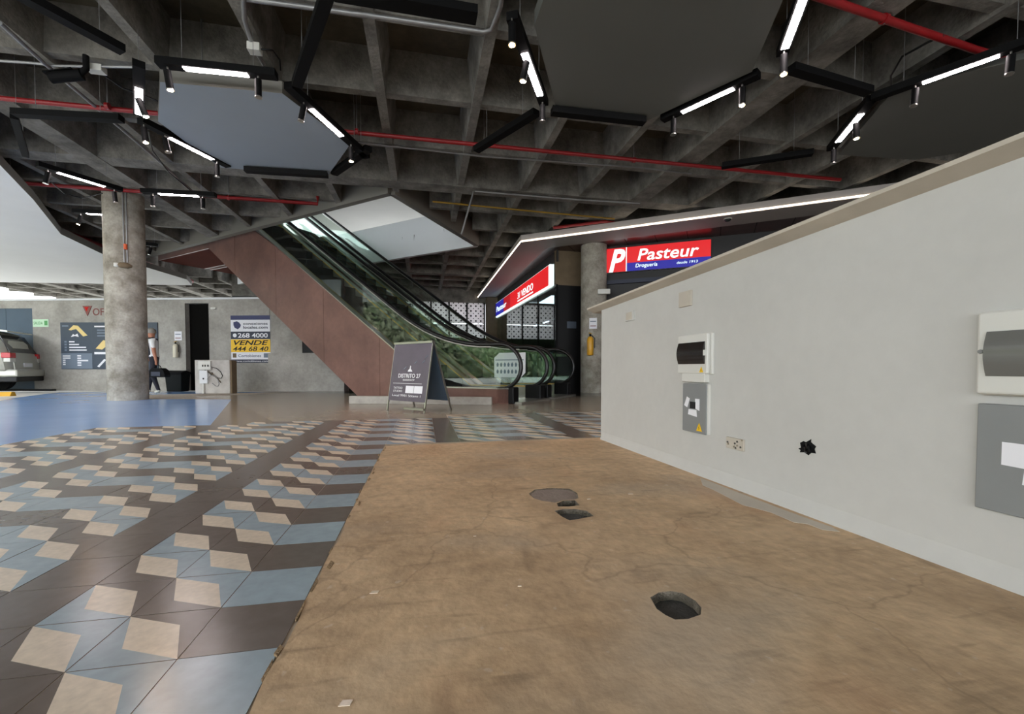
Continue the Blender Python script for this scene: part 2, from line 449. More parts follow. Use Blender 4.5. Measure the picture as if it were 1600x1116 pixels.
# a few tiles right beside the camera keep the field closed for a step aside
for (d, u, v) in cells[:290]:
    o = bpy.data.objects.new('cement_tile', tm[tile_kind(u, v)]); COL.objects.link(o); o.parent = floor; o.location = (u * T, v * T, random.uniform(-0.0006, 0.0004))
rest = MB()
done = set((u, v) for (_, u, v) in cells[:290])
for u in range(-14, 18):
    for v in range(-6, 25):
        if (u, v) in done or not (tile_ok(u, max(v, -5))): continue
        b = tile_mesh(tile_kind(u, v))
        for i, f in enumerate(b.f):
            rest.add([b.v[k] + Vector((u * T, v * T, 0)) for k in f], [list(range(len(f)))], b.m[i])
o = build('cement_tile_field', rest, ['tile_white', 'tile_grey', 'tile_blue'], floor); o['kind'] = 'stuff'
build('mortar_bed', MB().box(-2.61, 0.43, -1.3, 4.2, -0.05, -0.0016).box(-1.21, 3.7, 4.2, 4.4, -0.05, -0.0016).box(0.43, 3.7, 2.50, 4.2, -0.05, -0.0016).box(0.99, 3.7, 4.4, 4.79, -0.05, -0.0016), 'grout', floor)

# bare screed with its pits
def blob(px, rx, ry, n=18, jit=0.12, sq=0.0, seed=0, z=0.004):
    rnd = random.Random(seed); c = G(*px); out = []
    for k in range(n):
        a = 2 * math.pi * k / n; q = 1 + rnd.uniform(-jit, jit)
        out.append(Vector((c.x + rx * q * math.cos(a), c.y + ry * q * math.sin(a), z)))
    return out
def ring_px(pts, z=0.004): return [Vector((G(*p).x, G(*p).y, z)) for p in pts]
hole_a = ring_px([(1016, 936), (1030, 928), (1048, 926), (1066, 929), (1086, 941), (1096, 952), (1095, 963), (1075, 970), (1055, 971), (1040, 964), (1026, 954)])
hole_b = ring_px([(866, 800), (880, 797), (900, 797), (917, 800), (928, 808), (908, 812), (890, 815), (878, 809)])
hole_c = ring_px([(870, 788), (880, 784), (898, 783), (906, 791), (890, 793), (872, 793)])
patch = ring_px([(826, 773), (836, 766), (860, 764), (890, 765), (902, 772), (904, 780), (898, 782), (880, 783), (868, 787), (846, 784), (834, 780)])
SX0, SY1 = 0.405, 2.50
outer = [V3(SX0 + random.uniform(-0.006, 0.006), y, 0.004) for y in [i * 0.1 - 1.4 for i in range(40)]] + [V3(SX0, SY1, 0.004)]
outer += [V3(x, SY1 + 0.02 * (x - 0.4) + random.uniform(-0.004, 0.004), 0.004) for x in [0.5 + i * 0.1 for i in range(20)]] + [V3(2.6, 2.55, 0.004), V3(2.6, -1.4, 0.004)]
sc = build('concrete_screed', MB().sheet(outer, [hole_a, hole_b, hole_c, patch]), 'screed', floor)
edge = MB()
for i in range(len(outer) - 3):
    a, b = outer[i], outer[i + 1]
    edge.add([a, b, b - UP * 0.05, a - UP * 0.05], [[0, 1, 2, 3], [3, 2, 1, 0]])
build('screed_edge', edge, 'screed_edge', floor)
for i in range(26):
    y = -0.6 + i * 0.12 + random.uniform(-0.03, 0.03); x = SX0 + random.uniform(-0.018, 0.012); l = random.uniform(0.03, 0.09)
    if y + l > 2.45: continue
    wd = random.uniform(0.004, 0.012)
    e = MB().prism([(x, y, 0.0), (x + wd, y - 0.01, 0.0), (x + wd * 1.4, y + l * 0.6, 0.0), (x + wd * 0.3, y + l, 0.0)], (0, 0, random.uniform(0.003, 0.007)))
    build('broken_edge', e, 'screed_edge', floor)
def pit(name, ring, depth, mw, mbm):
    mb = MB(); n = len(ring)
    c = sum(ring, Vector()) / n
    low = [c + (p - c) * 0.93 - UP * depth for p in ring]
    for i in range(n):
        j = (i + 1) % n; mb.add([ring[i], ring[j], low[j], low[i]], [[0, 1, 2, 3], [3, 2, 1, 0]], 0)
    mb.sheet(low, m=1)
    return build(name, mb, [mw, mbm], floor)
pit('floor_pit', hole_a, 0.022, 'pit_rim', 'pit_dark')
pit('floor_pit', hole_b, 0.02, 'pit_rim', 'pit_dark')
pit('floor_pit', hole_c, 0.04, 'pit_rim', 'pit_dark')
pit('filled_patch', patch, 0.004, 'pit_rim', 'screed_patch')
rubble = MB()
for k in range(14):
    p = Vector(hole_c[random.randrange(len(hole_c))]) * 0.4 + sum(hole_c, Vector()) / len(hole_c) * 0.6
    s = random.uniform(0.006, 0.014); rubble.box(p.x - s, p.x + s, p.y - s, p.y + s, -0.036, -0.036 + s)
o = build('rubble', rubble, 'pit_rim', floor); o['kind'] = 'stuff'

smear = [(1094, 748), (1150, 770), (1205, 791), (1250, 808), (1300, 826), (1312, 833), (1285, 830), (1262, 821), (1240, 818), (1205, 803), (1180, 796), (1160, 791), (1130, 775), (1112, 766), (1098, 760)]
build('paint_smear', MB().prism([Vector((G(*p).x, G(*p).y, 0.0042)) for p in smear], (0, 0, 0.001)), 'cap_beige', floor)
for (px, py, k) in ((585, 926, 0.012), (742, 838, 0.006), (645, 702, 0.006), (985, 772, 0.014), (920, 780, 0.010), (812, 916, 0.006), (540, 1100, 0.012)):
    c = G(px, py, 0.0042); build('plaster_chip', MB().prism([(c.x - k, c.y - k * 0.4, 0.0042), (c.x + k * 0.7, c.y - k * 0.6, 0.0042), (c.x + k, c.y + k * 0.5, 0.0042), (c.x - k * 0.5, c.y + k * 0.7, 0.0042)], (0, 0, 0.0015)), 'tile_white', floor)
# other paving
def pave(name, pts, m, z=-0.002, t=0.05):
    return build(name, MB().prism([(p[0], p[1], z - t) for p in pts], (0, 0, t)), m, floor)
b1, b2, b3 = G(330, 664), G(362, 624), G(405, 661)
pave('blue_paving', [(-2.6, 3.2), (-2.6, 4.2), (b1.x, 4.21), (b2.x, b2.y), (-4.9, 9.0), (-6.9, 11.9), (-8.6, 12.4), (-7.6, 9.7), (-6.2, 7.3), (-5.3, 5.9), (-3.6, 3.4), (-2.81, 2.4), (-2.81, 3.2)], 'blue_floor')
pave('dark_beige_paving', [(b1.x, 4.21), (-1.21, 4.21), (-1.21, 4.41), (-1.0, 4.41), (b2.x, b2.y)], 'beige_dark')
pave('beige_paving', [(-1.0, 4.41), (0.99, 4.41), (0.99, 4.61), (1.99, 4.61), (1.99, 4.79), (3.7, 4.79), (5.4, 6.2), (4.6, 8.0), (3.0, 8.3), (1.0, 9.4), (-2.5, 10.9), (-4.2, 9.6), (b2.x, b2.y)], 'beige_floor')
pave('pale_stone_strip', [(-4.9, 9.0), (b2.x, b2.y), (-4.2, 9.6), (-2.5, 10.9), (-3.3, 11.1), (-5.9, 10.6)], 'pale_strip', z=-0.003)
pave('blue_threshold', [(-5.9, 10.62), (-3.3, 11.12), (-4.9, 12.2), (-6.9, 11.9)], 'blue_floor', z=-0.003)
pave('dark_paving', [(4.6, 8.0), (6.5, 6.5), (8, 8), (5, 20), (-1, 20), (-2.5, 10.9), (1.0, 9.4), (3.0, 8.3)], 'dark_gloss_floor', z=-0.003)
pave('driveway_paving', [(-6.9, 11.9), (-8.6, 12.4), (-7.6, 9.7), (-6.2, 7.3), (-5.3, 5.9), (-30, 5.9), (-30, 14)], 'asphalt', z=-0.004)

# ================================================================== CEILING (waffle slab)
a40 = R(140.0)
DD = Vector((math.cos(a40), math.sin(a40), 0)); DW = Vector((math.sin(a40), -math.cos(a40), 0))
EQ = Vector((2.036, 6.394, 0))                        # foot of the near escalator newel
def EP(s, w_, z): return EQ + DD * s + DW * w_ + UP * z
OS0, OS1, OW0, OW1, OSK = 2.34, 14.0, -0.22, 3.45, 0.5            # opening in the slab, in escalator axes
ceiling = thing('ceiling', 'dark waffle slab of bare concrete ribs over the concourse', 'ceiling', (0, 0, ZC), kind='structure')
RX1, RY0 = 12.0, -13.0
def left_edge(y): return -7.6 if y < 3.4 else -7.6 - (y - 3.4) * 0.92 if y < 14.0 else -17.4
def far_edge(x): return 26.0 if x < -3.0 else 19.0
hole = [EP(OS0, OW0, ZC + 0.55), EP(OS0 + OSK, OW1, ZC + 0.55), EP(OS1, OW1, ZC + 0.55), EP(OS1, OW0, ZC + 0.55)]
out = [V3(x, y, ZC + 0.55) for x, y in ((-7.6, RY0), (RX1, RY0), (RX1, 19), (-3, 19), (-3, 26), (-17.4, 26), (-17.4, 14), (-7.6, 3.4))]
mb = MB().sheet(out, [hole], 0, up=False)
mb.sheet([p + UP * 0.16 for p in out], [[p + UP * 0.16 for p in hole]], 0, up=True)
for lp in (out, hole):
    for i in range(len(lp)):
        a, b = lp[i], lp[(i + 1) % len(lp)]
        mb.add([a, b, b + UP * 0.16, a + UP * 0.16], [[0, 1, 2, 3], [3, 2, 1, 0]])
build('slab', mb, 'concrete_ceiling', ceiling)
def cut(P, d, t0, t1):
    """parts of the line P + t d outside the slab opening"""
    lo, hi = t0, t1; inside = [t0, t1]
    for n, a, b in ((DD, OS0 - 0.05, OS1 + 0.05), (DW, OW0 - 0.05, OW1 + 0.05)):
        q = (P - EQ).dot(n); k = d.dot(n)
        if abs(k) < 1e-6:
            if q < a or q > b: return [(t0, t1)]
            continue
        ta, tb = sorted(((a - q) / k, (b - q) / k)); inside[0] = max(inside[0], ta); inside[1] = min(inside[1], tb)
    if inside[1] <= inside[0] + 0.02: return [(t0, t1)]
    return [(p, q) for p, q in ((t0, inside[0]), (inside[1], t1)) if q - p > 0.1]
def rib(P, d, t0, t1, wb, wt, z0, m='concrete_rib', name='ceiling_rib'):
    d = Vector(d); n = Vector((-d.y, d.x, 0))
    a = P + d * t0
    pts = [a - n * wb / 2 + UP * z0, a + n * wb / 2 + UP * z0, a + n * wt / 2 + UP * (ZC + 0.55), a - n * wt / 2 + UP * (ZC + 0.55)]
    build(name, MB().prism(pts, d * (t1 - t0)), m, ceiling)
for k in range(-14, 10):
    x = 0.2 + 1.19 * k; wide = k in (-4, 4, 8, -8, -12)
    if x > RX1 - 0.1: continue
    ya = RY0 if x > -7.5 else 3.4 + (-7.6 - x) / 0.92 + 0.2
    for (p, q) in cut(V3(x, 0, 0), V3(0, 1, 0), ya, far_edge(x)):
        rib(V3(x, 0, 0), (0, 1, 0), p, q, 0.36 if wide else 0.115, 0.42 if wide else 0.24, ZC - (0.015 if wide else 0))
for k in range(-12, 18):
    y = 3.49 + 1.26 * k
    if y < RY0 + 0.1 or y > 25.8: continue
    wide = k in (3, -3, 9)
    yy = y + (0.08 if wide else 0)
    for (p, q) in cut(V3(0, yy, 0), V3(1, 0, 0), left_edge(yy) + 0.1, RX1 if yy < 18.9 else -3.1):
        rib(V3(0, yy, 0), (1, 0, 0), p, q, 0.34 if wide else 0.115, 0.42 if wide else 0.22, ZC + (-0.008 if wide else 0.04))
# frame round the opening
for nm, a, b in (('near', (OS0, OW0), (OS1, OW0)), ('end', (OS0, OW0), (OS0 + OSK, OW1)), ('far', (OS0 + OSK, OW1), (OS1, OW1))):
    A, B = EP(*a, 0), EP(*b, 0); d = (B - A).normalized(); n = Vector((-d.y, d.x, 0))
    mid = EP((OS0 + OS1) / 2, (OW0 + OW1) / 2, 0)
    if n.dot(mid - A) > 0: n = -n
    top = 4.71 if nm != 'far' else 5.02
    A = A - n * 0.02; B = B - n * 0.02
    build('opening_frame', MB().obox(A + UP * (ZC - 0.06) - d * 0.02, (B - A) + d * 0.04, n * 0.13, UP * (top - ZC + 0.06)), 'white_paint' if nm == 'far' else 'panel_side', ceiling)
# upper storey seen through the opening
upc = thing('ceiling_upper', 'white flat ceiling of the upper storey above the escalator opening', 'ceiling', (0, 8, 6.9), kind='structure')
build('ceiling_board', MB().box(-9.0, 9, 4.5, 30, 6.9, 7.0), 'white_paint', upc)
wu = thing('wall_upper', 'white upper storey walls beside the escalator opening', 'wall', (9, 8, 4.71), kind='structure')
build('wall_board', MB().box(8.9, 9.0, 4.5, 19, 4.71, 6.9), 'white_paint', wu)
build('wall_board', MB().box(-4.0, 9.0, 4.4, 4.5, 4.71, 6.9), 'white_paint', wu)

# ================================================================== HALF WALL (right)
WA = Vector((2.182, 2.50, 0)); WB = Vector((2.291, -0.9, 0))
WD = (WB - WA).normalized(); WN = Vector((-1, 0, 0)) - WD * Vector((-1, 0, 0)).dot(WD); WN.normalize()
WL = (WB - WA).length + 0.6
hw = thing('wall_half', 'white plastered half wall with beige capping along the bare screed', 'wall', WA, kind='structure')
front = 0.022                           # wall face lies this far behind the foot line
ZW, ZSL = 1.110, 0.026               # top of the plaster at the far end, and its rise along the wall
A0 = WA - WN * front
side = [A0 - UP * 0.01, A0 + WD * WL - UP * 0.01, A0 + WD * WL + UP * (ZW + ZSL * WL), A0 + UP * ZW]
build('wall_body', MB().prism(side, -WN * 0.14), 'white_wall', hw, bevel=0.008)
sk = [WA - WN * (front + 0.005) + UP * 0.085, WA - WN * 0.018 + UP * 0.05, WA - WN * 0.006 + UP * 0.02, WA + UP * 0.003, WA - WN * (front + 0.03) + UP * 0.003]
build('skirting_fillet', MB().prism([p + WD * 0.03 for p in sk], WD * (WL - 0.05)), 'white_wall', hw)
cp = [A0 + WN * 0.062 + UP * (ZW + 0.026), A0 + WN * 0.062 + UP * (ZW + 0.040), A0 - WN * 0.20 + UP * (ZW + 0.040), A0 - WN * 0.20 + UP * ZW, A0 + UP * (ZW - 0.002)]
cvec = WD * (WL + 0.17) + UP * ZSL * (WL + 0.17)
build('capping', MB().prism([p - WD * 0.17 - UP * ZSL * 0.17 for p in cp], cvec), 'cap_beige', hw)
WM_WALL = (A0, WD)
def WV(px, py):
    p = V(px, py, A0, WD); return (p - A0).dot(WD), p.z
def wall_frame(s=0.0, z=0.0):
    # viewer's right runs along WD
    return frame(A0 + WD * s + UP * z, WD, WN)
def wbox(name, label, cat, px0, py0, px1, py1):
    s0, za = WV(px0, py0); s1, zb = WV(px1, py1)
    z0, z1 = min(za, zb), max(za, zb)
    return thing(name, label, cat, M=wall_frame(s0, z0)), s1 - s0, z1 - z0
def warn(parent, x, z, s, y):
    o = poly_plate('warning_sticker', parent, [(x, z), (x + s, z), (x + s / 2, z + s * 0.95)], 'yellow', y, 0.001)
    poly_plate('bolt_mark', o, [(x + s * 0.42, z + s * 0.12), (x + s * 0.56, z + s * 0.38), (x + s * 0.46, z + s * 0.36), (x + s * 0.54, z + s * 0.66), (x + s * 0.40, z + s * 0.34), (x + s * 0.5, z + s * 0.36)], 'black_soft', y - 0.0012, 0.0006)
def breaker(px0, py0, px1, py1, label, wide=None, lid='smoked', big=False):
    t, W_, H = wbox('breaker_box', label, 'breaker box', px0, py0, px1, py1)
    if wide: W_ = wide
    build('back_plate', MB().box(-0.004, W_ + 0.012, -0.012, 0.004, -0.004, H + 0.004), 'white_plastic', t, bevel=0.004, local=True)
    build('cover', MB().box(0, W_, -0.034, -0.012, 0, H), 'white_plastic', t, bevel=0.006, local=True)
    x0, x1, z0, z1 = W_ * 0.04, W_ * 0.93, H * 0.24, H * 0.80
    if big: x0, x1, z0, z1 = W_ * 0.07, W_ * 0.95, H * 0.22, H * 0.76
    n = 18; prof = []
    for k in range(n + 1):
        a = k / n; prof.append((z0 + (z1 - z0) * a, -0.034 - 0.013 * math.sin(math.pi * a) - 0.003))
    mb = MB()
    pts = [Vector((x0, y, z)) for z, y in prof] + [Vector((x0, -0.032, z1)), Vector((x0, -0.032, z0))]
    mb.prism(pts, (x1 - x0, 0, 0))
    d = build('lid', mb, lid, t, local=True)
    build('latch', MB().box(x1 - 0.006, x1 + 0.008, -0.046, -0.034, (z0 + z1) / 2 - 0.015, (z0 + z1) / 2 + 0.015), 'white_plastic', t, local=True)
    if big:
        build('breaker_row', MB().box(x0 + (x1 - x0) * 0.5, x0 + (x1 - x0) * 0.86, -0.0515, -0.045, z0 + 0.05 * 1, z1 - 0.05), 'navy_dark', t, bevel=0.002, local=True)
        build('screw', MB().tube([(W_ * 0.03, -0.038, H * 0.52), (W_ * 0.03, -0.033, H * 0.52)], 0.006), 'box_grey', t, local=True)
    else:
        warn(t, W_ * 0.76, H * 0.03, 0.034, -0.0345)
    return t, W_, H
breaker(1067, 526, 1113, 584, 'small white breaker box with dark smoked lid on the half wall', None)
t, W_, H = wbox('white_trunking', 'white plaster trunking stub below the smaller breaker box', 'trunking', 1072, 583, 1108, 598)
build('trunking_body', MB().box(0, W_, -0.03, 0.004, 0, H), 'white_plastic', t, local=True, bevel=0.004)
def meter(px0, py0, px1, py1, label, wide=None):
    t, W_, H = wbox('meter_cover', label, 'meter cover', px0, py0, px1, py1)
    if wide: W_ = wide
    build('cover_plate', MB().box(0, W_, -0.022, 0.004, 0, H), 'box_grey', t, bevel=0.003, local=True)
    build('hinge_edge', MB().box(W_, W_ + 0.008, -0.015, 0.004, 0, H), 'white_plastic', t, local=True)
    return t, W_, H
t, W_, H = meter(1072, 599, 1108, 680, 'grey metal meter cover with three white papers under the smaller breaker box')
build('window', MB().box(W_ * 0.34, W_ * 0.58, -0.0245, -0.022, H * 0.49, H * 0.63), 'black_soft', t, local=True)
for pts in ([(0.08, 0.54), (0.22, 0.50), (0.33, 0.69), (0.20, 0.73)], [(0.26, 0.36), (0.64, 0.33), (0.62, 0.47), (0.28, 0.47)], [(0.56, 0.50), (0.74, 0.46), (0.74, 0.70), (0.56, 0.70)]):
    poly_plate('paper_slip', t, [(a * W_, b * H) for a, b in pts], 'paper', -0.0225, 0.001)
warn(t, W_ * 0.62, H * 0.05, 0.05, -0.0225)
BW = 0.33
t, W_, H = breaker(1541, 490, 1590, 617, 'large white breaker box with clear grey lid above the big grey meter cover', BW, 'smoked_light', True)
t, W_, H = meter(1536, 630, 1592, 806, 'large grey metal meter cover with white papers under the larger breaker box', BW)
build('window', MB().box(W_ * 0.40, W_ * 0.66, -0.0245, -0.022, H * 0.44, H * 0.60), 'black_soft', t, local=True)
plate('dial', t, W_ * 0.43, W_ * 0.62, H * 0.46, H * 0.58, 'sand', -0.026, -0.0245)
for pts in ([(0.17, 0.45), (0.40, 0.44), (0.40, 0.66), (0.17, 0.66)], [(0.30, 0.30), (0.72, 0.24), (0.72, 0.42), (0.31, 0.43)]):
    poly_plate('paper_slip', t, [(a * W_, b * H) for a, b in pts], 'paper', -0.0225, 0.001)
for (a, b, c, d, lab) in ((979, 488, 992, 500, 'small blank white cover plate near the far end of the half wall'), (1063, 458, 1082, 477, 'larger blank white cover plate above the smaller breaker box')):
    t, W_, H = wbox('cover_plate', lab, 'cover plate', a, b, c, d)
    build('plate', MB().box(0, W_, -0.012, 0.003, 0, H), 'cap_beige' if a > 1000 else 'white_wall', t, bevel=0.003, local=True)
    build('inset', MB().box(W_ * 0.12, W_ * 0.82, -0.0135, -0.012, H * 0.12, H * 0.88), 'cap_beige', t, local=True)
t, W_, H = wbox('socket_box', 'dirty white socket box with chipped plaster low on the half wall', 'socket box', 1137, 682, 1164, 706)
build('box_rim', MB().box(0, W_, -0.010, 0.003, 0, H), 'cap_beige', t, bevel=0.003, local=True)
for k in range(9):
    x = random.uniform(0.05, 0.9) * W_; z = random.uniform(0.05, 0.9) * H; q = 0.012
    poly_plate('chip', t, [(x, z), (x + q, z + q * 0.3), (x + q * 0.6, z + q), (x - q * 0.2, z + q * 0.7)], 'pit_rim' if k % 2 else 'pit_dark', -0.0103, 0.0006)
t, W_, H = wbox('wall_hole', 'ragged dark hole knocked into the half wall plaster with stub cables', 'hole', 1248, 683, 1275, 714)
rag = [(0.0, 0.28), (0.16, 0.38), (0.1, 0.66), (0.30, 0.80), (0.44, 0.76), (0.72, 1.0), (0.72, 0.82), (1.0, 0.62), (0.92, 0.44), (1.0, 0.2), (0.74, 0.18), (0.6, 0.0), (0.36, 0.12), (0.10, 0.06), (0.14, 0.22)]
poly_plate('hole_shade', t, [(a * W_, b * H) for a, b in rag], 'bag_black', 0.004, 0.006)  # flat black plate, paints the dark inside the hole
mb = MB()
for k, (a, b) in enumerate(((0.3, 0.4), (0.5, 0.55), (0.62, 0.42), (0.42, 0.3))):
    mb = MB().tube([(a * W_, 0.0, b * H), (a * W_ + 0.006, -0.012, b * H + 0.01), (a * W_ + 0.015, -0.016, b * H - 0.008)], 0.005, 6)
    build('cable_stub', mb, 'black_rubber' if k % 2 else 'bag_black', t, local=True)

# ================================================================== COLUMNS
cr = 0.315; cl = G(201, 626); cl = cl + Vector(((cl - CAM).x, (cl - CAM).y, 0)).normalized() * cr; cl.z = 0
colp = thing('concrete_column', 'round bare concrete column with conduits standing on the blue floor', 'column', cl)
build('shaft', MB().lathe([(cr, -0.003), (cr, ZC - 0.01)], cl, 40), 'concrete_column', colp)
nrm = (CAM - cl); nrm.z = 0; nrm.normalize(); tgt = Vector((-nrm.y, nrm.x, 0))
def on_col(deg, z, off=0.012):
    a = R(deg); return cl + (nrm * math.cos(a) + tgt * math.sin(a)) * (cr + off) + UP * z
for dg in (-2, 6):
    build('conduit', MB().tube([on_col(dg, 3.98), on_col(dg, 3.3), on_col(dg, 2.62)], 0.012, 8), 'galv', colp)
build('conduit_tag', MB().tube([on_col(2, 2.86, 0.02), on_col(2, 2.96, 0.02)], 0.03, 8), 'orange_tag', colp)
mb = MB()
arc = [on_col(d, 2.56, 0.006) for d in (-22, -12, -2, 8, 18)]
build('patch_of_paint', MB().tube(arc, [0.02, 0.05, 0.055, 0.05, 0.02], 8), 'pillar_brown', colp)
build('junction_knob', MB().lathe([(0.001, -0.04), (0.045, -0.03), (0.045, 0.03), (0.001, 0.04)], on_col(-22, 2.56, 0.0), 10), 'white_plastic', colp)
c2l = Vector((4.98, 9.55, 0)); c2r = 0.325
col2 = thing('concrete_column', 'round concrete column with extinguisher beside the black shop panel', 'column', c2l)
build('shaft', MB().lathe([(c2r, -0.003), (c2r, 3.80)], c2l, 36), 'concrete_column', col2)
n2 = (CAM - c2l); n2.z = 0; n2.normalize(); t2 = Vector((-n2.y, n2.x, 0))
build('wall_lamp', MB().obox(c2l + n2 * (c2r - 0.01) + t2 * 0.10 + UP * 2.45, -t2 * -0.0 + t2 * 0.30, n2 * 0.10, UP * 0.12), 'white_plastic', col2, bevel=0.01)

# ================================================================== ESCALATORS
def ray_e(px, py, w_):
    P = EQ + DW * w_; p = V(px, py, P, DD); return (p - P).dot(DD), p.z
sA, zA = ray_e(615, 545, 0); sB, zB = ray_e(400, 357, 0)
SL = (zB - zA) / (sB - sA)
DECK0 = 0.27
s_low = sA - (zA - DECK0) / SL
def deck(s): return DECK0 if s < s_low else DECK0 + (s - s_low) * SL
sT, zT = ray_e(570, 615, 0); sK, zK = ray_e(325.6, 388, 0); sE, zE = ray_e(247, 403, 0)
ZUP = 4.71
s_hi = s_low + (ZUP) / SL                    # deck reaches the upper landing
def bal_path(h, s0, s1, step=0.25):
    """smooth line h above the deck"""
    pts = []; s = s0
    while s < s1 + 1e-6:
        d = 0.0
        # round the lower bend
        R_ = 1.1
        z = deck(s)
        if abs(s - s_low) < R_: z = DECK0 + SL * (s - s_low + R_) ** 2 / (4 * R_)
        pts.append((s, z + h)); s += step
    return pts
def escalator(w0, w1, label, clad):
    t = thing('escalator', label, 'escalator', EP(0, w0, 0), group='escalators side by side')
    # truss with brown cladding: outline cut into sheets
    low_line = lambda s: max(0.0, zK + (s - sK) * SL)
    s_tip = sK - zK / SL
    cuts = [-0.12, s_low, 2.9, 4.6, 6.3, 8.0, sK, sE]
    for i in range(len(cuts) - 1):
        a, b = cuts[i] + 0.004, cuts[i + 1] - 0.004
        bot = lambda s: 0.0 if s < s_tip else (low_line(s) if s < sK else zK)
        top = lambda s: min(deck(s), ZUP + DECK0 - 0.4)
        ss = [a] + [q for q in (s_tip, s_low) if a < q < b] + [b]
        for wv in (w0, w1 - 0.04):
            pts = [EP(s, wv, bot(s) - (0.002 if bot(s) == 0 else 0)) for s in ss] + [EP(s, wv, top(s) - 0.02) for s in reversed(ss)]
            build('cladding_panel', MB().prism(pts, DW * 0.04), 'brown_clad', t)
        for a_, b_ in zip(ss[:-1], ss[1:]):
            if bot(b_) <= 0: continue
            p_ = EP(a_, w0 + 0.04, bot(a_)); q_ = EP(b_, w0 + 0.04, bot(b_))
            build('soffit_panel', MB().obox(p_, q_ - p_, DW * (w1 - w0 - 0.08), UP * 0.03), 'brown_under', t)
    # stainless deck strips
    for w_ in (w0, w1 - 0.16):
        mb = MB(); ss = [-0.12 + 0.4 * k for k in range(int((s_hi + 0.8) / 0.4))]
        prof = [(s, deck(s)) for s in [-0.12, s_low] + [s_hi + 0.2]]
        for (s1_, z1_), (s2_, z2_) in zip(prof[:-1], prof[1:]):
            mb.obox(EP(s1_, w_, z1_ - 0.02), EP(s2_, w_, z2_ - 0.02) - EP(s1_, w_, z1_ - 0.02), DW * 0.16, UP * 0.024)
        build('deck_strip', mb, 'steel', t)
    # glass balustrades, handrails
    for w_ in (w0 + 0.10, w1 - 0.10):
        top_ = bal_path(0.74, 0.30, s_hi + 0.9); bot_ = bal_path(0.0, 0.30, s_hi + 0.9)
        # rounded newel end
        ne = []
        for k in range(13):
            a = R(90 + k * 15); ne.append((0.12 + 0.40 * math.cos(a) , DECK0 + 0.37 + 0.37 * math.sin(a)))
        panes = 7; ptsT = ne[::-1][:-1][::-1]
        outl_t = [(0.12, DECK0 + 0.74)] + top_
        n = len(outl_t); seg = max(1, n // panes); i = 0
        poly = ne + [(0.30, DECK0)] + [(0.30, DECK0 + 0.74)]
        build('glass_pane', MB().prism([EP(s, w_, z) for s, z in poly], DW * 0.010), 'balustrade_glass', t)
        i = 0
        while i < len(top_) - 1:
            j = min(i + seg, len(top_) - 1)
            pl = [EP(s + (0.004 if k == 0 else 0), w_, z) for k, (s, z) in enumerate(bot_[i:j + 1])] + [EP(s, w_, z) for s, z in reversed(top_[i:j + 1])]
            build('glass_pane', MB().prism(pl, DW * 0.010), 'balustrade_glass', t); i = j
        hp = [(s, z) for s, z in bal_path(0.77, 0.30, s_hi + 0.9)][::-1]
        arc = []
        for k in range(15):
            a = R(90 + k * 13.5); arc.append((0.12 + 0.43 * math.cos(a), DECK0 + 0.37 + 0.40 * math.sin(a)))
        path = [EP(s, w_ + 0.005, z) for s, z in hp] + [EP(s, w_ + 0.005, z) for s, z in arc]
        build('handrail', MB().tube(path, 0.038, 8), 'black_rubber', t)
        build('handrail_guide', MB().tube([p - UP * 0.045 if i < len(hp) else p for i, p in enumerate(path)][:len(hp)], 0.016, 6), 'steel', t)
        build('newel_base', MB().obox(EP(-0.22, w_ - 0.10, -0.003), DD * 0.34, DW * 0.20, UP * 0.29), 'black_panel', t, bevel=0.02)
    # inner skirts and steps
    for w_ in (w0 + 0.16, w1 - 0.18):
        pl = [(s, deck(s) - 0.02) for s in (-0.1, s_low, s_hi)]
        build('skirt', MB().prism([EP(s, w_, z) for s, z in pl] + [EP(s, w_, max(z - 0.3, 0.0)) for s, z in reversed(pl)], DW * 0.02), 'steel', t)
        build('skirt_trim', MB().tube([EP(s, w_ + 0.01, z + 0.012) for s, z in pl], 0.014, 6), 'gold', t)
    s = s_low + 0.2; z = 0.03; first = True
    tread = 0.40; rise = tread * SL; k = 0
    while z + rise < ZUP:
        st = MB().obox(EP(s, w0 + 0.19, deck(s) - 0.26), DD * tread, DW * (w1 - w0 - 0.38), UP * rise)
        o = build('step', st, 'car_trim', t)
        build('step_nosing', MB().obox(EP(s - 0.002, w0 + 0.19, deck(s) - 0.26 + rise - 0.02), DD * 0.03, DW * (w1 - w0 - 0.38), UP * 0.022), 'black_soft', o)
        s += tread; z += rise
    build('floor_plate', MB().obox(EP(-0.35, w0 + 0.05, -0.003), DD * (s_low + 0.5), DW * (w1 - w0 - 0.1), UP * 0.035), 'steel', t)
    return t
escalator(0.0, 1.30, 'nearer escalator with brown clad side rising behind the folding board', True)
escalator(1.45, 2.75, 'farther escalator behind the brown clad one, beside the shop glass', True)
# concrete plinth under the truss
pA, pB = G(545, 631), G(768, 633)
pd = (pB - pA); pd.z = 0
tag(build('plinth', MB().obox(pA - UP * 0.003, pd, Vector((-pd.y, pd.x, 0)).normalized() * 0.10, UP * 0.135), 'concrete_back', bevel=0.01), 'low grey concrete plinth at the foot of the brown escalator', 'plinth')
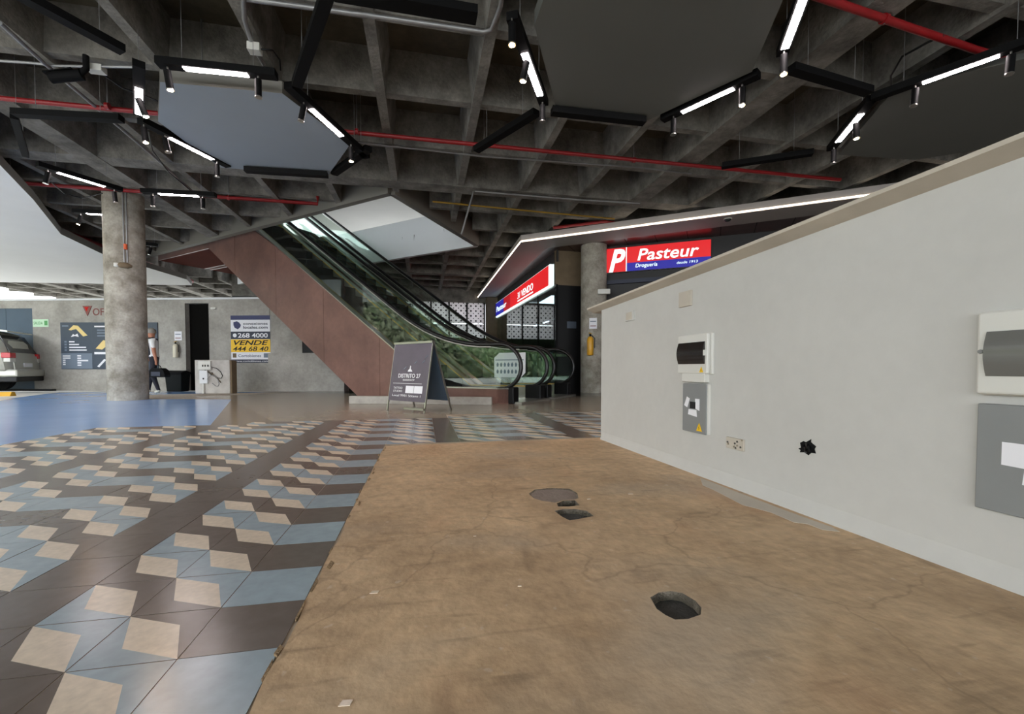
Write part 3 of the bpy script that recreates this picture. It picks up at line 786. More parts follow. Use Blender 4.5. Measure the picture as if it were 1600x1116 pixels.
# safety board
sb = V(777, 590, EQ + DW * 1.15, DD); sw = 0.78
t = thing('safety_notice', 'white safety notice with rows of pictograms on the escalator glass', 'notice', M=frame(EQ + DW * 1.165 + DD * 0.86 + UP * 0.43, -DD, -DW))
poly_plate('notice_sheet', t, [(0, 0), (0.62, 0), (0.72, 0.10), (0.72, 0.50), (0.12, 0.50), (0, 0.40)], 'paper', 0.0, 0.006)
for r_ in range(2):
    for k in range(7):
        x = 0.06 + k * 0.085; z = 0.22 - r_ * 0.14
        poly_plate('pictogram', t, [(x, z), (x + 0.04, z), (x + 0.05, z + 0.05), (x + 0.02, z + 0.09), (x - 0.005, z + 0.05)], 'slate_light', -0.006, 0.001)
poly_plate('notice_line', t, [(0.03, 0.345), (0.68, 0.345), (0.68, 0.365), (0.03, 0.365)], 'slate_light', -0.006, 0.001)

# ================================================================== HANGING CEILING PANELS
def hexpanel(pts, z0, z1, m, label, extra=()):
    P = [G(px, py, z0) for px, py in pts] + [Vector((x, y, z0)) for x, y in extra]
    c = sum(P, Vector()) / len(P)
    t = thing('ceiling_panel', label, 'ceiling panel', (c.x, c.y, z0))
    build('panel_body', MB().prism(P, (0, 0, z1 - z0), 0, 1), [m, 'panel_side' if m == 'panel_grey' else m], t)
    for k in (0, len(P) // 2):
        q = c + (P[k] - c) * 0.6
        build('hanger_rod', MB().tube([(q.x, q.y, z1 - 0.01), (q.x, q.y, ZC + 0.54)], 0.008, 6), 'galv', t)
    return t
HZ0, HZ1 = 3.58, 3.71
hexpanel([(250, 128), (441, 146), (547, 226), (512, 275), (345, 262), (247, 190)], HZ0, HZ1, 'panel_grey', 'blue grey hexagonal ceiling panel ringed by lamps beside the column')
hexpanel([(835, 40), (868, 165), (1008, 190), (1175, 112), (1232, -20), (1120, -160), (900, -150)], HZ0, HZ1, 'panel_grey_shaded', 'hexagonal ceiling panel with shade in its grey above the bare screed')
hexpanel([(1310, 242), (1398, 140), (1600, 92), (1760, 130), (1800, 190), (1430, 250)], HZ0, HZ0 + 0.06, 'panel_grey_shaded', 'hexagonal ceiling panel with shade in its grey above the half wall')
zd = 3.60
dp = [G(-160, 140, zd), G(0, 258, zd), G(52, 312, zd), G(95, 366, zd), G(160, 397, zd), G(292, 437, zd), G(300, 446, zd), G(0, 441, zd), V3(-15.6, 15.6, zd), V3(-9.4, 4.6, zd)]
dp = [V3(p.x, p.y, zd) for p in dp]
t = thing('ceiling_panel', 'large white lowered ceiling panel over the driveway side', 'ceiling panel', (-9, 9, zd))
build('panel_body', MB().prism(dp, (0, 0, 0.16), 0, 1), ['white_drop', 'panel_side'], t)
for q in ((-8, 8), (-8.5, 12)):
    build('hanger_rod', MB().tube([(q[0], q[1], zd + 0.15), (q[0], q[1], ZC + 0.54)], 0.008, 6), 'galv', t)

# ================================================================== LAMPS
ZL = 3.56
def lamp(a, b, label, lit=None, spots=(), z=ZL, wdt=0.10):
    A, B = G(*a, z), G(*b, z); d = (B - A); L_ = d.length; d.normalize(); n = Vector((-d.y, d.x, 0))
    c = (A + B) / 2
    t = thing('linear_lamp', label, 'lamp', c)
    build('housing', MB().obox(A - n * wdt / 2, d * L_, n * wdt, UP * 0.07), 'black_metal', t)
    for k in (0.2, 0.8):
        q = A + d * L_ * k
        build('suspension_wire', MB().tube([q + UP * 0.069, q + UP * (ZC + 0.54 - z)], 0.003, 5), 'galv', t)
    if lit:
        q0, q1 = G(*lit[0], z), G(*lit[1], z)
        t0 = max(0.01, (q0 - A).dot(d)); t1 = min(L_ - 0.01, (q1 - A).dot(d))
        if t1 < t0: t0, t1 = t1, t0
        build('diffuser', MB().obox(A + d * t0 - n * wdt * 0.32 - UP * 0.004, d * (t1 - t0), n * wdt * 0.64, UP * 0.010), 'led', t)
    for (px, py, on, tx, ty) in spots:
        q = G(px, py, z); k = min(L_, max(0, (q - A).dot(d))); q = A + d * k
        ax = Vector((tx, ty, -1)).normalized()
        h0 = q - UP * 0.05
        sp = build('spotlight', MB().tube([h0 - ax * 0.015, h0 + ax * 0.16], 0.032, 12), 'black_metal', t)
        build('stem', MB().tube([q + UP * 0.005, h0 + ax * 0.02], 0.008, 6), 'steel', sp)
        build('spot_rim', MB().tube([h0 + ax * 0.155, h0 + ax * 0.165], 0.034, 12), 'steel', sp)
        if on: build('lens', MB().tube([h0 + ax * 0.160, h0 + ax * 0.168], 0.024, 12), 'spot_lens', sp)
lamp((-20, -30), (192, 84), 'long unlit black bar lamp under the wide girder beside the security camera')
lamp((22, 181), (190, 190), 'unlit black bar lamp below the red pipe beside the security camera')
lamp((22, 186), (40, 246), 'short unlit black bar lamp meeting the bar lamp under the red pipe', wdt=0.07)
lamp((217, 105), (217, 182), 'short lit bar lamp at the corner of the blue grey hexagon with one glowing spotlight', ((217, 138), (217, 179)), ((219, 150, 1, 0.3, 0.2),))
lamp((246, 103), (432, 122), 'lit bar lamp along the near edge of the blue grey hexagon', ((290, 110), (388, 118)), ((268, 112, 1, 0.1, 0.1), (404, 120, 0, 0, 0)))
lamp((515, -12), (464, 137), 'unlit black bar lamp running up to the blue grey hexagon corner')
lamp((450, 138), (573, 248), 'lit bar lamp along the right flank of the blue grey hexagon with two spotlights', ((489, 170), (541, 212)), ((474, 160, 0, -0.2, 0), (548, 226, 1, 0, 0.1)))
lamp((219, 192), (357, 262), 'lit bar lamp along the far left flank of the blue grey hexagon with three spotlights', ((262, 216), (333, 249)), ((224, 195, 1, 0.1, 0), (256, 212, 0, 0.2, 0), (338, 253, 0, 0, 0)))
lamp((383, 269), (512, 277), 'unlit black bar lamp along the far edge of the blue grey hexagon', z=3.495)
lamp((576, 236), (522, 274), 'short unlit black bar lamp off the blue grey hexagon towards the escalator opening')
lamp((520, -8), (745, 30), 'thick unlit black bar lamp under the conduit rib above the tiles', wdt=0.14)
lamp((800, 30), (850, 166), 'lit bar lamp with glowing spotlights beside the dark hexagon above the screed', ((810, 85), (842, 150)), ((822, 20, 1, 0, 0), (803, 95, 1, -0.2, 0.1), (847, 160, 0, 0, 0)))
lamp((838, 180), (744, 238), 'unlit black bar lamp crossing under the long red pipe')
lamp((862, 178), (1007, 194), 'unlit black bar lamp along the far edge of the dark hexagon above the screed', z=3.495)
lamp((1035, 190), (1186, 120), 'lit bar lamp along the right flank of the dark hexagon above the screed', ((1066, 176), (1146, 138)), ((1055, 184, 0, 0, 0), (1160, 132, 1, 0, 0)))
lamp((1262, -20), (1222, 88), 'steep lit bar lamp beside the upper red pipe with one glowing spotlight', ((1256, -15), (1226, 76)), ((1224, 80, 1, 0, 0),))
lamp((1236, 112), (1358, 148), 'unlit black bar lamp between the two dark hexagons')
lamp((1298, 236), (1362, 158), 'short lit bar lamp on the left flank of the hexagon above the half wall', ((1308, 222), (1346, 178)), ((1304, 230, 0, 0, 0), (1338, 188, 1, 0.1, 0)))
lamp((1362, 158), (1660, 52), 'long lit bar lamp along the near edge of the hexagon above the half wall', ((1441, 128), (1562, 85)), ((1430, 133, 0, -0.1, 0), (1580, 80, 0, -0.1, 0)))
lamp((1128, 263), (1270, 242), 'unlit black bar lamp above the shop canopy below the long red pipe')
lamp((58, 260), (190, 300), 'lit bar lamp beside the large white lowered ceiling panel', ((90, 270), (163, 292)), ((72, 266, 0, -0.2, 0), (177, 297, 0, 0.1, 0)))
lamp((222, 302), (337, 308), 'lit bar lamp just right of the round column top', ((248, 303), (310, 307)), ((239, 303, 0, 0, 0), (317, 307, 0, 0, 0)))
lamp((115, 333), (185, 337), 'small lit bar lamp half hidden behind the round column', ((138, 335), (180, 337)), ((127, 334, 1, -0.3, 0),))
lamp((222, 383), (247, 386), 'small unlit bar lamp over the escalator upper landing', None, ((236, 385, 0, -0.3, 0),))

# ================================================================== PIPES AND CONDUITS
def pipe(name, pts, r, m, label, cat='pipe', hang=(), n=10):
    c = sum(pts, Vector()) / len(pts)
    t = thing(name, label, cat, c)
    build('pipe_run', MB().tube(pts, r, n), m, t)
    for (k, p) in enumerate(hang):
        build('hanger', MB().tube([p - UP * (r + 0.012), p + UP * (ZC + 0.5 - p.z)], 0.008, 6), 'galv', t)
        build('clamp', MB().tube([p - (pts[-1] - pts[0]).normalized() * 0.02, p + (pts[-1] - pts[0]).normalized() * 0.02], r + 0.012, 10), m, t)
    return t
zp = 3.93
pa, pb = G(-30, 154, zp), G(1395, 286, zp); yy = (pa.y + pb.y) / 2
pipe('sprinkler_pipe', [V3(-7, yy + 0.1, zp), V3(7.9, yy - 0.05, zp)], 0.030, 'red_pipe', 'long red sprinkler pipe crossing the whole ceiling above the hexagon', 'pipe', [V3(x, yy, zp) for x in (-3.2, -0.2, 1.6, 4.0)])
p0, p1 = G(90, 289, zp), G(497, 320, zp)
pipe('sprinkler_pipe', [V3(-9.5, p0.y * 0.5 + p1.y * 0.5, zp), V3(p1.x, p0.y * 0.5 + p1.y * 0.5, zp), V3(p1.x, p0.y * 0.5 + p1.y * 0.5, zp + 0.15)], 0.032, 'red_pipe', 'red sprinkler pipe passing over the round column and ending above the escalator', 'pipe', [V3(x, p0.y * 0.5 + p1.y * 0.5, zp) for x in (-6.5, -3.0)])
p0, p1 = G(1270, -8, zp), G(1525, 78, zp); 
pipe('sprinkler_pipe', [p0 - (p1 - p0) * 0.4, p1 + (p1 - p0) * 0.3], 0.034, 'red_pipe', 'thick red sprinkler pipe above the half wall between the dark hexagons', 'pipe', [p0 * 0.6 + p1 * 0.4])
p0, p1 = G(100, 362, 3.9), G(300, 440, 3.9)
pipe('sprinkler_pipe', [p0, p1], 0.07, 'red_pipe', 'red pipe running along the edge of the white lowered ceiling panel')
p0, p1 = G(865, 356, 3.956), G(945, 346, 3.956)
pipe('sprinkler_pipe', [p0, p1, p1 + V3(0.4, 0.1, 0)], 0.033, 'red_pipe', 'stub of red pipe lying on top of the shop canopy')
def conduit(pxs, z, label, r=0.022, m='galv', name='conduit'):
    return pipe(name, [G(x, y, z) for x, y in pxs], r, m, label, 'conduit', n=8)
conduit([(380, -2), (575, 24), (755, 50), (768, 46), (782, 10), (786, -20)], 3.97, 'grey conduit bending along the cross rib under the thick black bar lamp')
conduit([(560, 223), (760, 245), (1000, 262), (1080, 272)], 3.97, 'thin grey conduit running beside the long red pipe', 0.014)
conduit([(742, 299), (900, 312), (1000, 318)], 3.95, 'pale conduit along the girder above the shop canopy', 0.02)
q0, q1 = G(740, 299, 3.95), V(721, 366, G(740, 299, 3.95), (1, 0))
pipe('conduit', [q0, q1], 0.018, 'galv', 'pale pipe hanging down beside the escalator opening', 'conduit', n=8)
conduit([(380, -8), (382, 30), (395, 72), (412, 100)], 3.95, 'twin grey conduit with orange bands dropping to the hexagon lamp', 0.024)
conduit([(0, 95), (45, 98), (95, 103), (215, 105)], 3.95, 'grey conduit with a blue band beside the security camera', 0.014)
conduit([(0, 36), (68, 98), (160, 176), (235, 240), (300, 298)], 3.93, 'long grey conduit along the girder towards the round column', 0.02)
conduit([(676, 315), (830, 330), (960, 342)], 3.95, 'thin yellow gas pipe above the shop canopy', 0.018, 'yellow_pipe', 'gas_pipe')
t = thing('junction_box', 'pale grey ceiling junction box feeding the hexagon lamp', 'junction box', G(398, 76, 3.9))
g = G(398, 76, 3.9); build('box_body', MB().box(g.x - 0.06, g.x + 0.06, g.y - 0.05, g.y + 0.05, 3.86, 3.94), 'white_plastic', t, bevel=0.006)
build('cable', MB().tube([g + V3(0.05, 0, 0), g + V3(0.16, 0.03, 0.03), g + V3(0.2, 0.12, 0), g + V3(0.17, 0.25, -0.03)], 0.01, 6), 'black_rubber', t)
t = thing('junction_box', 'flat pale junction box beside the security camera', 'junction box', G(150, 110, 3.92))
g = G(150, 110, 3.92); build('box_body', MB().box(g.x - 0.08, g.x + 0.08, g.y - 0.05, g.y + 0.05, 3.90, 3.97), 'white_plastic', t, bevel=0.006)
build('cable', MB().tube([g + V3(0.03, 0.05, 0), g + V3(0.1, 0.25, -0.02), g + V3(0.3, 0.4, -0.02), g + V3(0.42, 0.45, -0.05)], 0.01, 6), 'black_rubber', t)
g = G(108, 122, 3.75); t = thing('security_camera', 'black bracket security camera on the ceiling beside the flat junction box', 'camera', g)
build('camera_body', MB().tube([g + V3(0.12, 0, 0.05), g + V3(-0.16, -0.02, -0.03)], 0.055, 12), 'black_metal', t)
build('camera_hood', MB().obox(g + V3(-0.20, -0.065, 0.0), (0.26, 0, 0.07), (0, 0.13, 0), (0, 0, 0.012)), 'black_metal', t)
build('bracket', MB().tube([g + V3(0.1, 0, 0.05), g + V3(0.16, 0, 0.12), g + V3(0.16, 0, 0.26)], 0.03, 10), 'black_metal', t)
conduit([(1393, 152), (1392, 118), (1410, 88), (1450, 66), (1475, 55)], 3.93, 'black cable looping down to the lamp above the half wall', 0.012, 'black_rubber', 'cable')
conduit([(232, 205), (238, 235), (262, 268), (300, 300)], 3.9, 'dark cable sagging from the hexagon lamp towards the column', 0.010, 'black_rubber', 'cable')
conduit([(80, 285), (100, 302), (128, 310), (160, 302)], 3.8, 'thin black cable loop beside the round column top', 0.008, 'black_rubber', 'cable')

# ================================================================== SHOP, CANOPY AND SIGNS (right back)
zk = 3.74
K1, K0, K2 = G(1350, 308, zk), G(814, 379, zk), G(737, 478, zk)
K1 = K0 + (K1 - K0) * 1.6; K2 = K0 + (K2 - K0) * 0.95
din1 = Vector((-(K1 - K0).y, (K1 - K0).x, 0)).normalized(); 
if din1.y < 0: din1 = -din1
din2 = Vector((1, 0, 0)) - (K2 - K0).normalized() * (K2 - K0).normalized().x; din2.z = 0; din2.normalize()
def inset(d):
    # corner where both inner lines, d behind the edges, meet
    a = K0 + din1 * d; u = (K1 - K0).normalized(); b = K0 + din2 * d; v_ = (K2 - K0).normalized()
    den = u.x * v_.y - u.y * v_.x; tt = ((b - a).x * v_.y - (b - a).y * v_.x) / den
    return a + u * tt
can = thing('shop_canopy', 'white shop canopy with a light strip along its lower edge', 'canopy', K0)
I1 = inset(0.75)
build('soffit_white', MB().prism([K1, K0, K2, K2 + din2 * 0.75, I1, K1 + din1 * 0.75], (0, 0, 0.05)), 'canopy_white', can)
build('fascia', MB().prism([K1 + UP * 0.05, K0 + UP * 0.05, K2 + UP * 0.05, K2 + din2 * 0.06 + UP * 0.05, inset(0.06) + UP * 0.05, K1 + din1 * 0.06 + UP * 0.05], (0, 0, 0.13)), 'canopy_white', can)
I2 = inset(3.0)
build('soffit_dark', MB().prism([K1 + din1 * 0.75, I1, K2 + din2 * 0.75, K2 + din2 * 3, I2, K1 + din1 * 3], (0, 0, 0.05)), 'brown_soffit', can)
for a, b, nn in ((K0, K1, din1), (K0, K2, din2)):
    d = (b - a); n = Vector((-d.y, d.x, 0)).normalized()
    build('light_strip', MB().obox(a - nn * 0.012 + UP * 0.012, d, nn * 0.02, UP * 0.026), 'led_strip', can)
dk = (K1 - K0).normalized()
for k in range(8):
    p = I1 + dk * (0.6 + k * 0.7)
    build('soffit_joint', MB().obox(p - UP * 0.003, dk * 0.012, din1 * 2.2, UP * 0.004), 'black_soft', can)
q = G(1137, 342, zk); t = thing('dome_camera', 'small white dome camera under the canopy light strip', 'camera', q)
q = q - UP * 0.06
build('dome', MB().lathe([(0.01, 0.0), (0.045, 0.008), (0.07, 0.035), (0.075, 0.06)], q, 16), 'car_glass', t)
build('collar', MB().lathe([(0.085, 0.045), (0.085, 0.06)], q, 16), 'white_plastic', t)
# shop front along the receding edge
N0 = V(862, 430, (4.12, 10), (0, 1)); 
SG0 = V3(4.12, N0.y, 0)
f_top = V(862, 413, (4.12, 10), (0, 1)).z; f_bot = V(862, 448, (4.12, 10), (0, 1)).z
# far end at the same height
r = ray(772, 478); SG1 = CAM + r * ((f_top - CAM.z) / r.z); SG1.z = 0
sd = (SG1 - SG0); SLn = sd.length; sdn = sd.normalized(); sn = Vector((-sdn.y, sdn.x, 0))
if sn.x > 0: sn = -sn
t = thing('shop_sign', 'long red and blue lit sign over the receding shop glass', 'sign', M=frame(SG1 + UP * f_bot, -sdn, sn))
Hs = f_top - f_bot
build('sign_box', MB().box(0, SLn, -0.05, 0.10, 0, Hs), 'sign_white', t, local=True)
build('red_face', MB().box(SLn * 0.42, SLn * 0.985, -0.056, -0.05, 0.05, Hs - 0.01), 'sign_red', t, local=True)
build('dark_red_face', MB().box(SLn * 0.28, SLn * 0.42, -0.056, -0.05, 0.05, Hs - 0.01), 'sign_dark_red', t, local=True)
build('blue_face', MB().box(SLn * 0.01, SLn * 0.28, -0.056, -0.05, 0.05, Hs - 0.01), 'sign_blue', t, local=True)
lettering('Pasteur', 'sign_white', t, SLn * 0.10, Hs * 0.34, SLn * 0.24, Hs * 0.36, -0.058, 0.2, 0.01)
lettering('31 VENDO', 'sign_white', t, SLn * 0.56, Hs * 0.34, SLn * 0.24, Hs * 0.36, -0.058, 0.1, 0.01)
build('sign_line', MB().box(SLn * 0.56, SLn * 0.80, -0.058, -0.056, Hs * 0.18, Hs * 0.25), 'sign_white', t, local=True)
sf = thing('shop_window', 'tall shop window under the red and blue sign beside the escalators', 'shop window', SG0)
GA = SG0 - sdn * 0.35; GL = SLn + 0.4
npan = 5
for k in range(npan):
    a = GA + sdn * (GL * k / npan + 0.02)
    build('glass_pane', MB().obox(a + UP * 0.03, sdn * (GL / npan - 0.04), -sn * 0.012, UP * (f_bot - 0.10)), 'shop_glass', sf)
    build('mullion', MB().obox(GA + sdn * (GL * k / npan - 0.02), sdn * 0.04, -sn * 0.05, UP * f_bot), 'black_metal', sf)
build('head_rail', MB().obox(GA + UP * (f_bot - 0.06), sdn * GL, -sn * 0.06, UP * 0.06), 'steel', sf)
ws = thing('wall_shop', 'dark interior walls of the shop behind its glass', 'wall', SG0, kind='structure')
build('back_board', MB().obox(GA - sn * 3.2, sdn * (GL + 1), -sn * 0.1, UP * 3.7), 'dark_wall', ws)
build('upper_board', MB().obox(GA - sn * 0.02 + UP * (f_bot + Hs + 0.0), sdn * (GL + 0.5), -sn * 0.05, UP * (zk - f_bot - Hs)), 'dark_wall', ws)
build('end_board', MB().obox(GA + sdn * (GL + 0.4) , sdn * 0.1, -sn * 3.2, UP * 3.7), 'dark_wall', ws)
ORD = ['first', 'second', 'third', 'fourth', 'fifth']
for k in range(5):
    p = GA + sdn * (0.9 + k * 1.3) - sn * 1.4
    o = build('shelf_unit', MB().obox(p, sdn * 0.9, -sn * 0.35, UP * 1.25), 'shelf_white', None, bevel=0.01)
    tag(o, 'white display shelf inside the shop, %s from the black panel' % ORD[k], 'shelf', 'display shelves in the shop')
    o = build('ceiling_tube', MB().obox(p + UP * 2.4 + sdn * 0.1, sdn * 0.6, -sn * 0.05, UP * 0.03), 'shop_light', None)
    tag(o, 'thin lit tube lamp inside the shop, %s from the black panel' % ORD[k], 'lamp', 'tube lamps in the shop')
# black panel between glass and column
bA = GA + sn * 0.0; bB = c2l - t2 * -0.0
p868, p911 = DP(868, 560, (GA - CAM).dot(FWD)), DP(914, 560, (GA - CAM).dot(FWD) + 0.2)
p868.z = p911.z = 0
bd = p911 - p868
t = thing('black_panel', 'tall black panel wall between the shop glass and the concrete column', 'wall panel', p868)
build('panel_face', MB().obox(p868 - UP * 0.003, bd * 1.3, Vector((-bd.y, bd.x, 0)).normalized() * 0.12, UP * 2.83), 'black_panel', t)
build('upper_panel', MB().obox(p868 + UP * 2.83 + Vector((-bd.y, bd.x, 0)).normalized() * 0.02, bd * 1.3, Vector((-bd.y, bd.x, 0)).normalized() * 0.12, UP * (zk - 2.83)), 'pillar_brown', t)
def notice(P, U, N, w_, h_, label, m='paper', lines=2, name='notice'):
    t = thing(name, label, 'notice', M=frame(P, U, N))
    plate('sheet', t, 0, w_, 0, h_, m, -0.006, 0.0)
    for k in range(lines):
        plate('printed_line', t, w_ * 0.12, w_ * 0.88, h_ * (0.22 + 0.42 * k), h_ * (0.30 + 0.42 * k), 'slate_light' if k else 'rust', -0.0075, -0.006)
    return t
bn = Vector((bd.y, -bd.x, 0)).normalized()
q = V(886, 513, p868 + bn * 0.002, bd); notice(q, bd, bn, 0.26, 0.18, 'grey notice on the tall black panel', 'slate', 0)
# notice + extinguisher on column 2 (left flank of what is visible)
q = V(918, 514, c2l + n2 * (c2r + 0.004), t2); 
q = c2l + n2 * (c2r + 0.002) + (t2 * (q - c2l).dot(t2)) * 0.72 + UP * q.z
notice(q, t2, n2, 0.19, 0.27, 'white safety notice on the concrete column beside the half wall')
def extinguisher(P, N, label, body, s=1.0):
    t = thing('fire_extinguisher', label, 'fire extinguisher', P)
    c = Vector(P) + Vector(N).normalized() * 0.10 * s
    build('cylinder', MB().lathe([(0.02 * s, 0), (0.075 * s, 0.01 * s), (0.085 * s, 0.03 * s), (0.085 * s, 0.42 * s), (0.06 * s, 0.48 * s), (0.025 * s, 0.50 * s)], c, 16), body, t)
    build('valve', MB().lathe([(0.025 * s, 0.50 * s), (0.03 * s, 0.54 * s), (0.02 * s, 0.57 * s)], c, 10), 'black_metal', t)
    build('handle', MB().obox(c + V3(-0.02, -0.06, 0.56) * s, V3(0.04, 0, 0) * s, V3(0, 0.13, 0.03) * s, V3(0, 0, 0.02) * s), 'gold', t)
    build('hose', MB().tube([c + V3(0.03, -0.02, 0.53) * s, c + V3(0.11, -0.03, 0.45) * s, c + V3(0.105, -0.03, 0.2) * s], 0.012 * s, 6), 'black_rubber', t)
    build('wall_hook', MB().obox(c - Vector(N) * 0.10 * s + UP * 0.44 * s - V3(0.03, 0, 0), V3(0.06, 0, 0), Vector(N) * 0.04, UP * 0.04), 'steel', t)
q = V(921, 556, c2l + n2 * (c2r), t2); q = c2l + n2 * (c2r + 0.0) + t2 * (q - c2l).dot(t2) * 0.8 + UP * q.z
extinguisher(q, n2, 'amber fire extinguisher hung on the concrete column beside the half wall', 'ext_yellow', 0.95)
# Pasteur sign: both ends brought to one height
dl = 11.0
PL_t = DP(953, 389, dl); zt = PL_t.z
r = ray(1111, 374); PR_t = CAM + r * ((zt - CAM.z) / r.z)
PL_b = V(953, 426, PL_t, PR_t - PL_t); zb = PL_b.z
PU = PR_t - PL_t; PU.z = 0; PLn = PU.length; PUn = PU.normalized(); PN = Vector((PUn.y, -PUn.x, 0))
t = thing('pharmacy_sign', 'lit red and blue pharmacy sign with white lettering under the canopy', 'sign', M=frame(Vector((PL_t.x, PL_t.y, zb)), PUn, PN))
Hp = zt - zb
build('sign_box', MB().box(-0.35, PLn, 0.0, 0.12, 0, Hp), 'white_plastic', t, local=True)
xb = PLn * 0.17
build('red_face', MB().box(xb + 0.02, PLn, -0.006, 0, Hp * 0.34, Hp), 'sign_red', t, local=True)
build('blue_face', MB().box(xb + 0.02, PLn, -0.006, 0, 0, Hp * 0.34), 'sign_blue', t, local=True)
build('logo_face', MB().box(-0.35, xb, -0.006, 0, 0, Hp), 'sign_red', t, local=True)
build('divider', MB().box(xb, xb + 0.02, -0.007, 0, 0, Hp), 'sign_white', t, local=True)
lettering('P', 'sign_white', t, -0.02, 0.0, xb * 1.02, Hp * 0.95, -0.008, 0.3, 0.03)
lettering('Pasteur', 'sign_white', t, PLn * 0.29, Hp * 0.40, PLn * 0.60, Hp * 0.48, -0.008, 0.2, 0.012)
lettering('Droguería', 'sign_white', t, PLn * 0.27, Hp * 0.08, PLn * 0.22, Hp * 0.20, -0.008, 0.15, 0.006)
lettering('desde 1913', 'sign_white', t, PLn * 0.68, Hp * 0.14, PLn * 0.20, Hp * 0.10, -0.008, 0.15)
# dark shop front behind it
wr = thing('wall_right', 'dark shop wall behind the lit pharmacy sign', 'wall', PL_t * 1.0, kind='structure')
wA = Vector((PL_t.x, PL_t.y, 0)) - PN * 0.16 - PUn * 0.7
build('wall_board', MB().obox(wA, PUn * 7.5, -PN * 0.12, UP * (zk)), 'dark_wall', wr)
build('lintel', MB().obox(wA + PN * 0.10 + UP * (zb - 0.28), PUn * 6, -PN * 0.08, UP * 0.10), 'navy_dark', wr)
we = thing('wall_light_block', 'added dark wall keeping light out on the far right side', 'wall', (RX1, 0, 0), kind='structure')  # unseen dark wall, added to stop bright light from the right
build('wall_board', MB().box(RX1 - 0.1, RX1, RY0, 19.0, -0.05, ZC), 'dark_wall', we)

# ================================================================== BACK WALL AND WHAT HANGS ON IT
BA = G(60, 610); BB = G(500, 611); bdir = (BB - BA); bdir.z = 0; bdir.normalize(); bnor = Vector((bdir.y, -bdir.x, 0))
if bnor.y > 0: bnor = -bnor
B0 = BA - bdir * 2.6
def BV(px, py): 
    p = V(px, py, BA, bdir); return (p - B0).dot(bdir), p.z
bw = thing('wall_back', 'bare grey concrete back wall of the concourse', 'wall', B0, kind='structure')
zbt = BV(200, 469)[1]
sd0, _ = BV(290, 540); sd1, _ = BV(327, 540); zdr = BV(300, 474)[1]
sEnd, _ = BV(540, 540); sg0, _ = BV(52, 540)
def bseg(name, s0, s1, z0, z1, m, y0=0.0, t_=0.18, par=None):
    return build(name, MB().obox(B0 + bdir * s0 + bnor * y0 + UP * z0, bdir * (s1 - s0), -bnor * t_, UP * (z1 - z0)), m, par or bw)
bseg('wall_panel', sg0, sd0, -0.01, zbt, 'concrete_back'); bseg('wall_panel', sd0, sd1, zdr, zbt, 'concrete_back')
sm = BV(422, 540)[0]
bseg('wall_panel', sd1, sm, -0.01, zbt, 'concrete_back'); bseg('wall_panel', sm + 0.01, sEnd, -0.01, BV(450, 552)[1], 'concrete_back', 0.12, 0.3)
sm2 = BV(472, 540)[0]
bseg('wall_panel', sm + 0.01, sm2, -0.01, zbt, 'concrete_back')
bseg('wall_coping', sg0 - 2.4, sm2, zbt, zbt + 0.05, 'white_paint', 0.03, 0.26)
bseg('recess_shade', sm2, sEnd, -0.01, zbt, 'black_soft', -0.03, 0.05)  # flat black panel, paints the dark of a recess
d1 = tag(bseg('door_1', sd0, sd1, -0.01, zdr, 'black_panel', -0.10, 0.05), 'tall black doorway in the grey back wall', 'door', None, 'structure') if False else None
do = thing('door_1', 'tall dark doorway in the grey back wall beside the extinguisher', 'door', B0 + bdir * sd0, kind='structure')
bseg('door_leaf', sd0, sd1, -0.01, zdr, 'door_dark', -0.16, 0.05, do)
gt = thing('door_2', 'blue grey metal gate in the back wall behind the parked car', 'door', B0, kind='structure')
zg = BV(30, 482)[1]
for k in range(3):
    bseg('gate_leaf', sg0 - 2.4 + k * 0.8, sg0 - 2.4 + k * 0.8 + 0.79, -0.01, zg, 'gate_blue', -0.02, 0.06, gt)
bseg('wall_panel', sg0 - 2.4, sg0, zg, zbt, 'concrete_back')
bseg('kerb', sg0 - 2.0, BV(102, 612)[0], -0.003, 0.05, 'car_trim', 0.35, 0.12)
def bframe(px, py, off=0.002):
    s, z = BV(px, py); return frame(B0 + bdir * s + bnor * off + UP * z, bdir, bnor)
def bsize(a, b):
    s0, z0 = BV(*a); s1, z1 = BV(*b); return s1 - s0, z1 - z0
# sale banner
w_, h_ = bsize((362, 567), (422, 493))
t = thing('sale_banner', 'blue, white and yellow sale banner with phone numbers on the grey back wall', 'banner', M=bframe(362, 567))
plate('sheet', t, 0, w_, 0, h_, 'paper', -0.008, 0)
def band(z0, z1, m): plate('printed_band', t, 0.0, w_, z0 * h_, z1 * h_, m, -0.010, -0.008)
band(0.0, 0.07, 'navy_dark'); band(0.225, 0.495, 'yellow'); band(0.50, 0.66, 'navy_dark'); band(0.91, 1.0, 'navy')
lettering('268 4000', 'paper', t, w_ * 0.18, h_ * 0.53, w_ * 0.76, h_ * 0.10, -0.011, 0, 0.02)
lettering('VENDE', 'black_soft', t, w_ * 0.07, h_ * 0.375, w_ * 0.88, h_ * 0.10, -0.011, 0.25, 0.02)
lettering('444 68 40', 'black_soft', t, w_ * 0.05, h_ * 0.245, w_ * 0.90, h_ * 0.10, -0.011, 0.2, 0.01)
lettering('conexiones', 'navy_dark', t, w_ * 0.32, h_ * 0.80, w_ * 0.62, h_ * 0.055, -0.011, 0, 0.01)
lettering('locales.com', 'navy_dark', t, w_ * 0.32, h_ * 0.72, w_ * 0.62, h_ * 0.06, -0.011, 0, 0.02)
lettering('Cortobienes', 'navy', t, w_ * 0.18, h_ * 0.12, w_ * 0.58, h_ * 0.06, -0.011, 0, 0.0)
lettering('www.cortobienes.com', 'paper', t, w_ * 0.08, h_ * 0.015, w_ * 0.86, h_ * 0.04, -0.011)
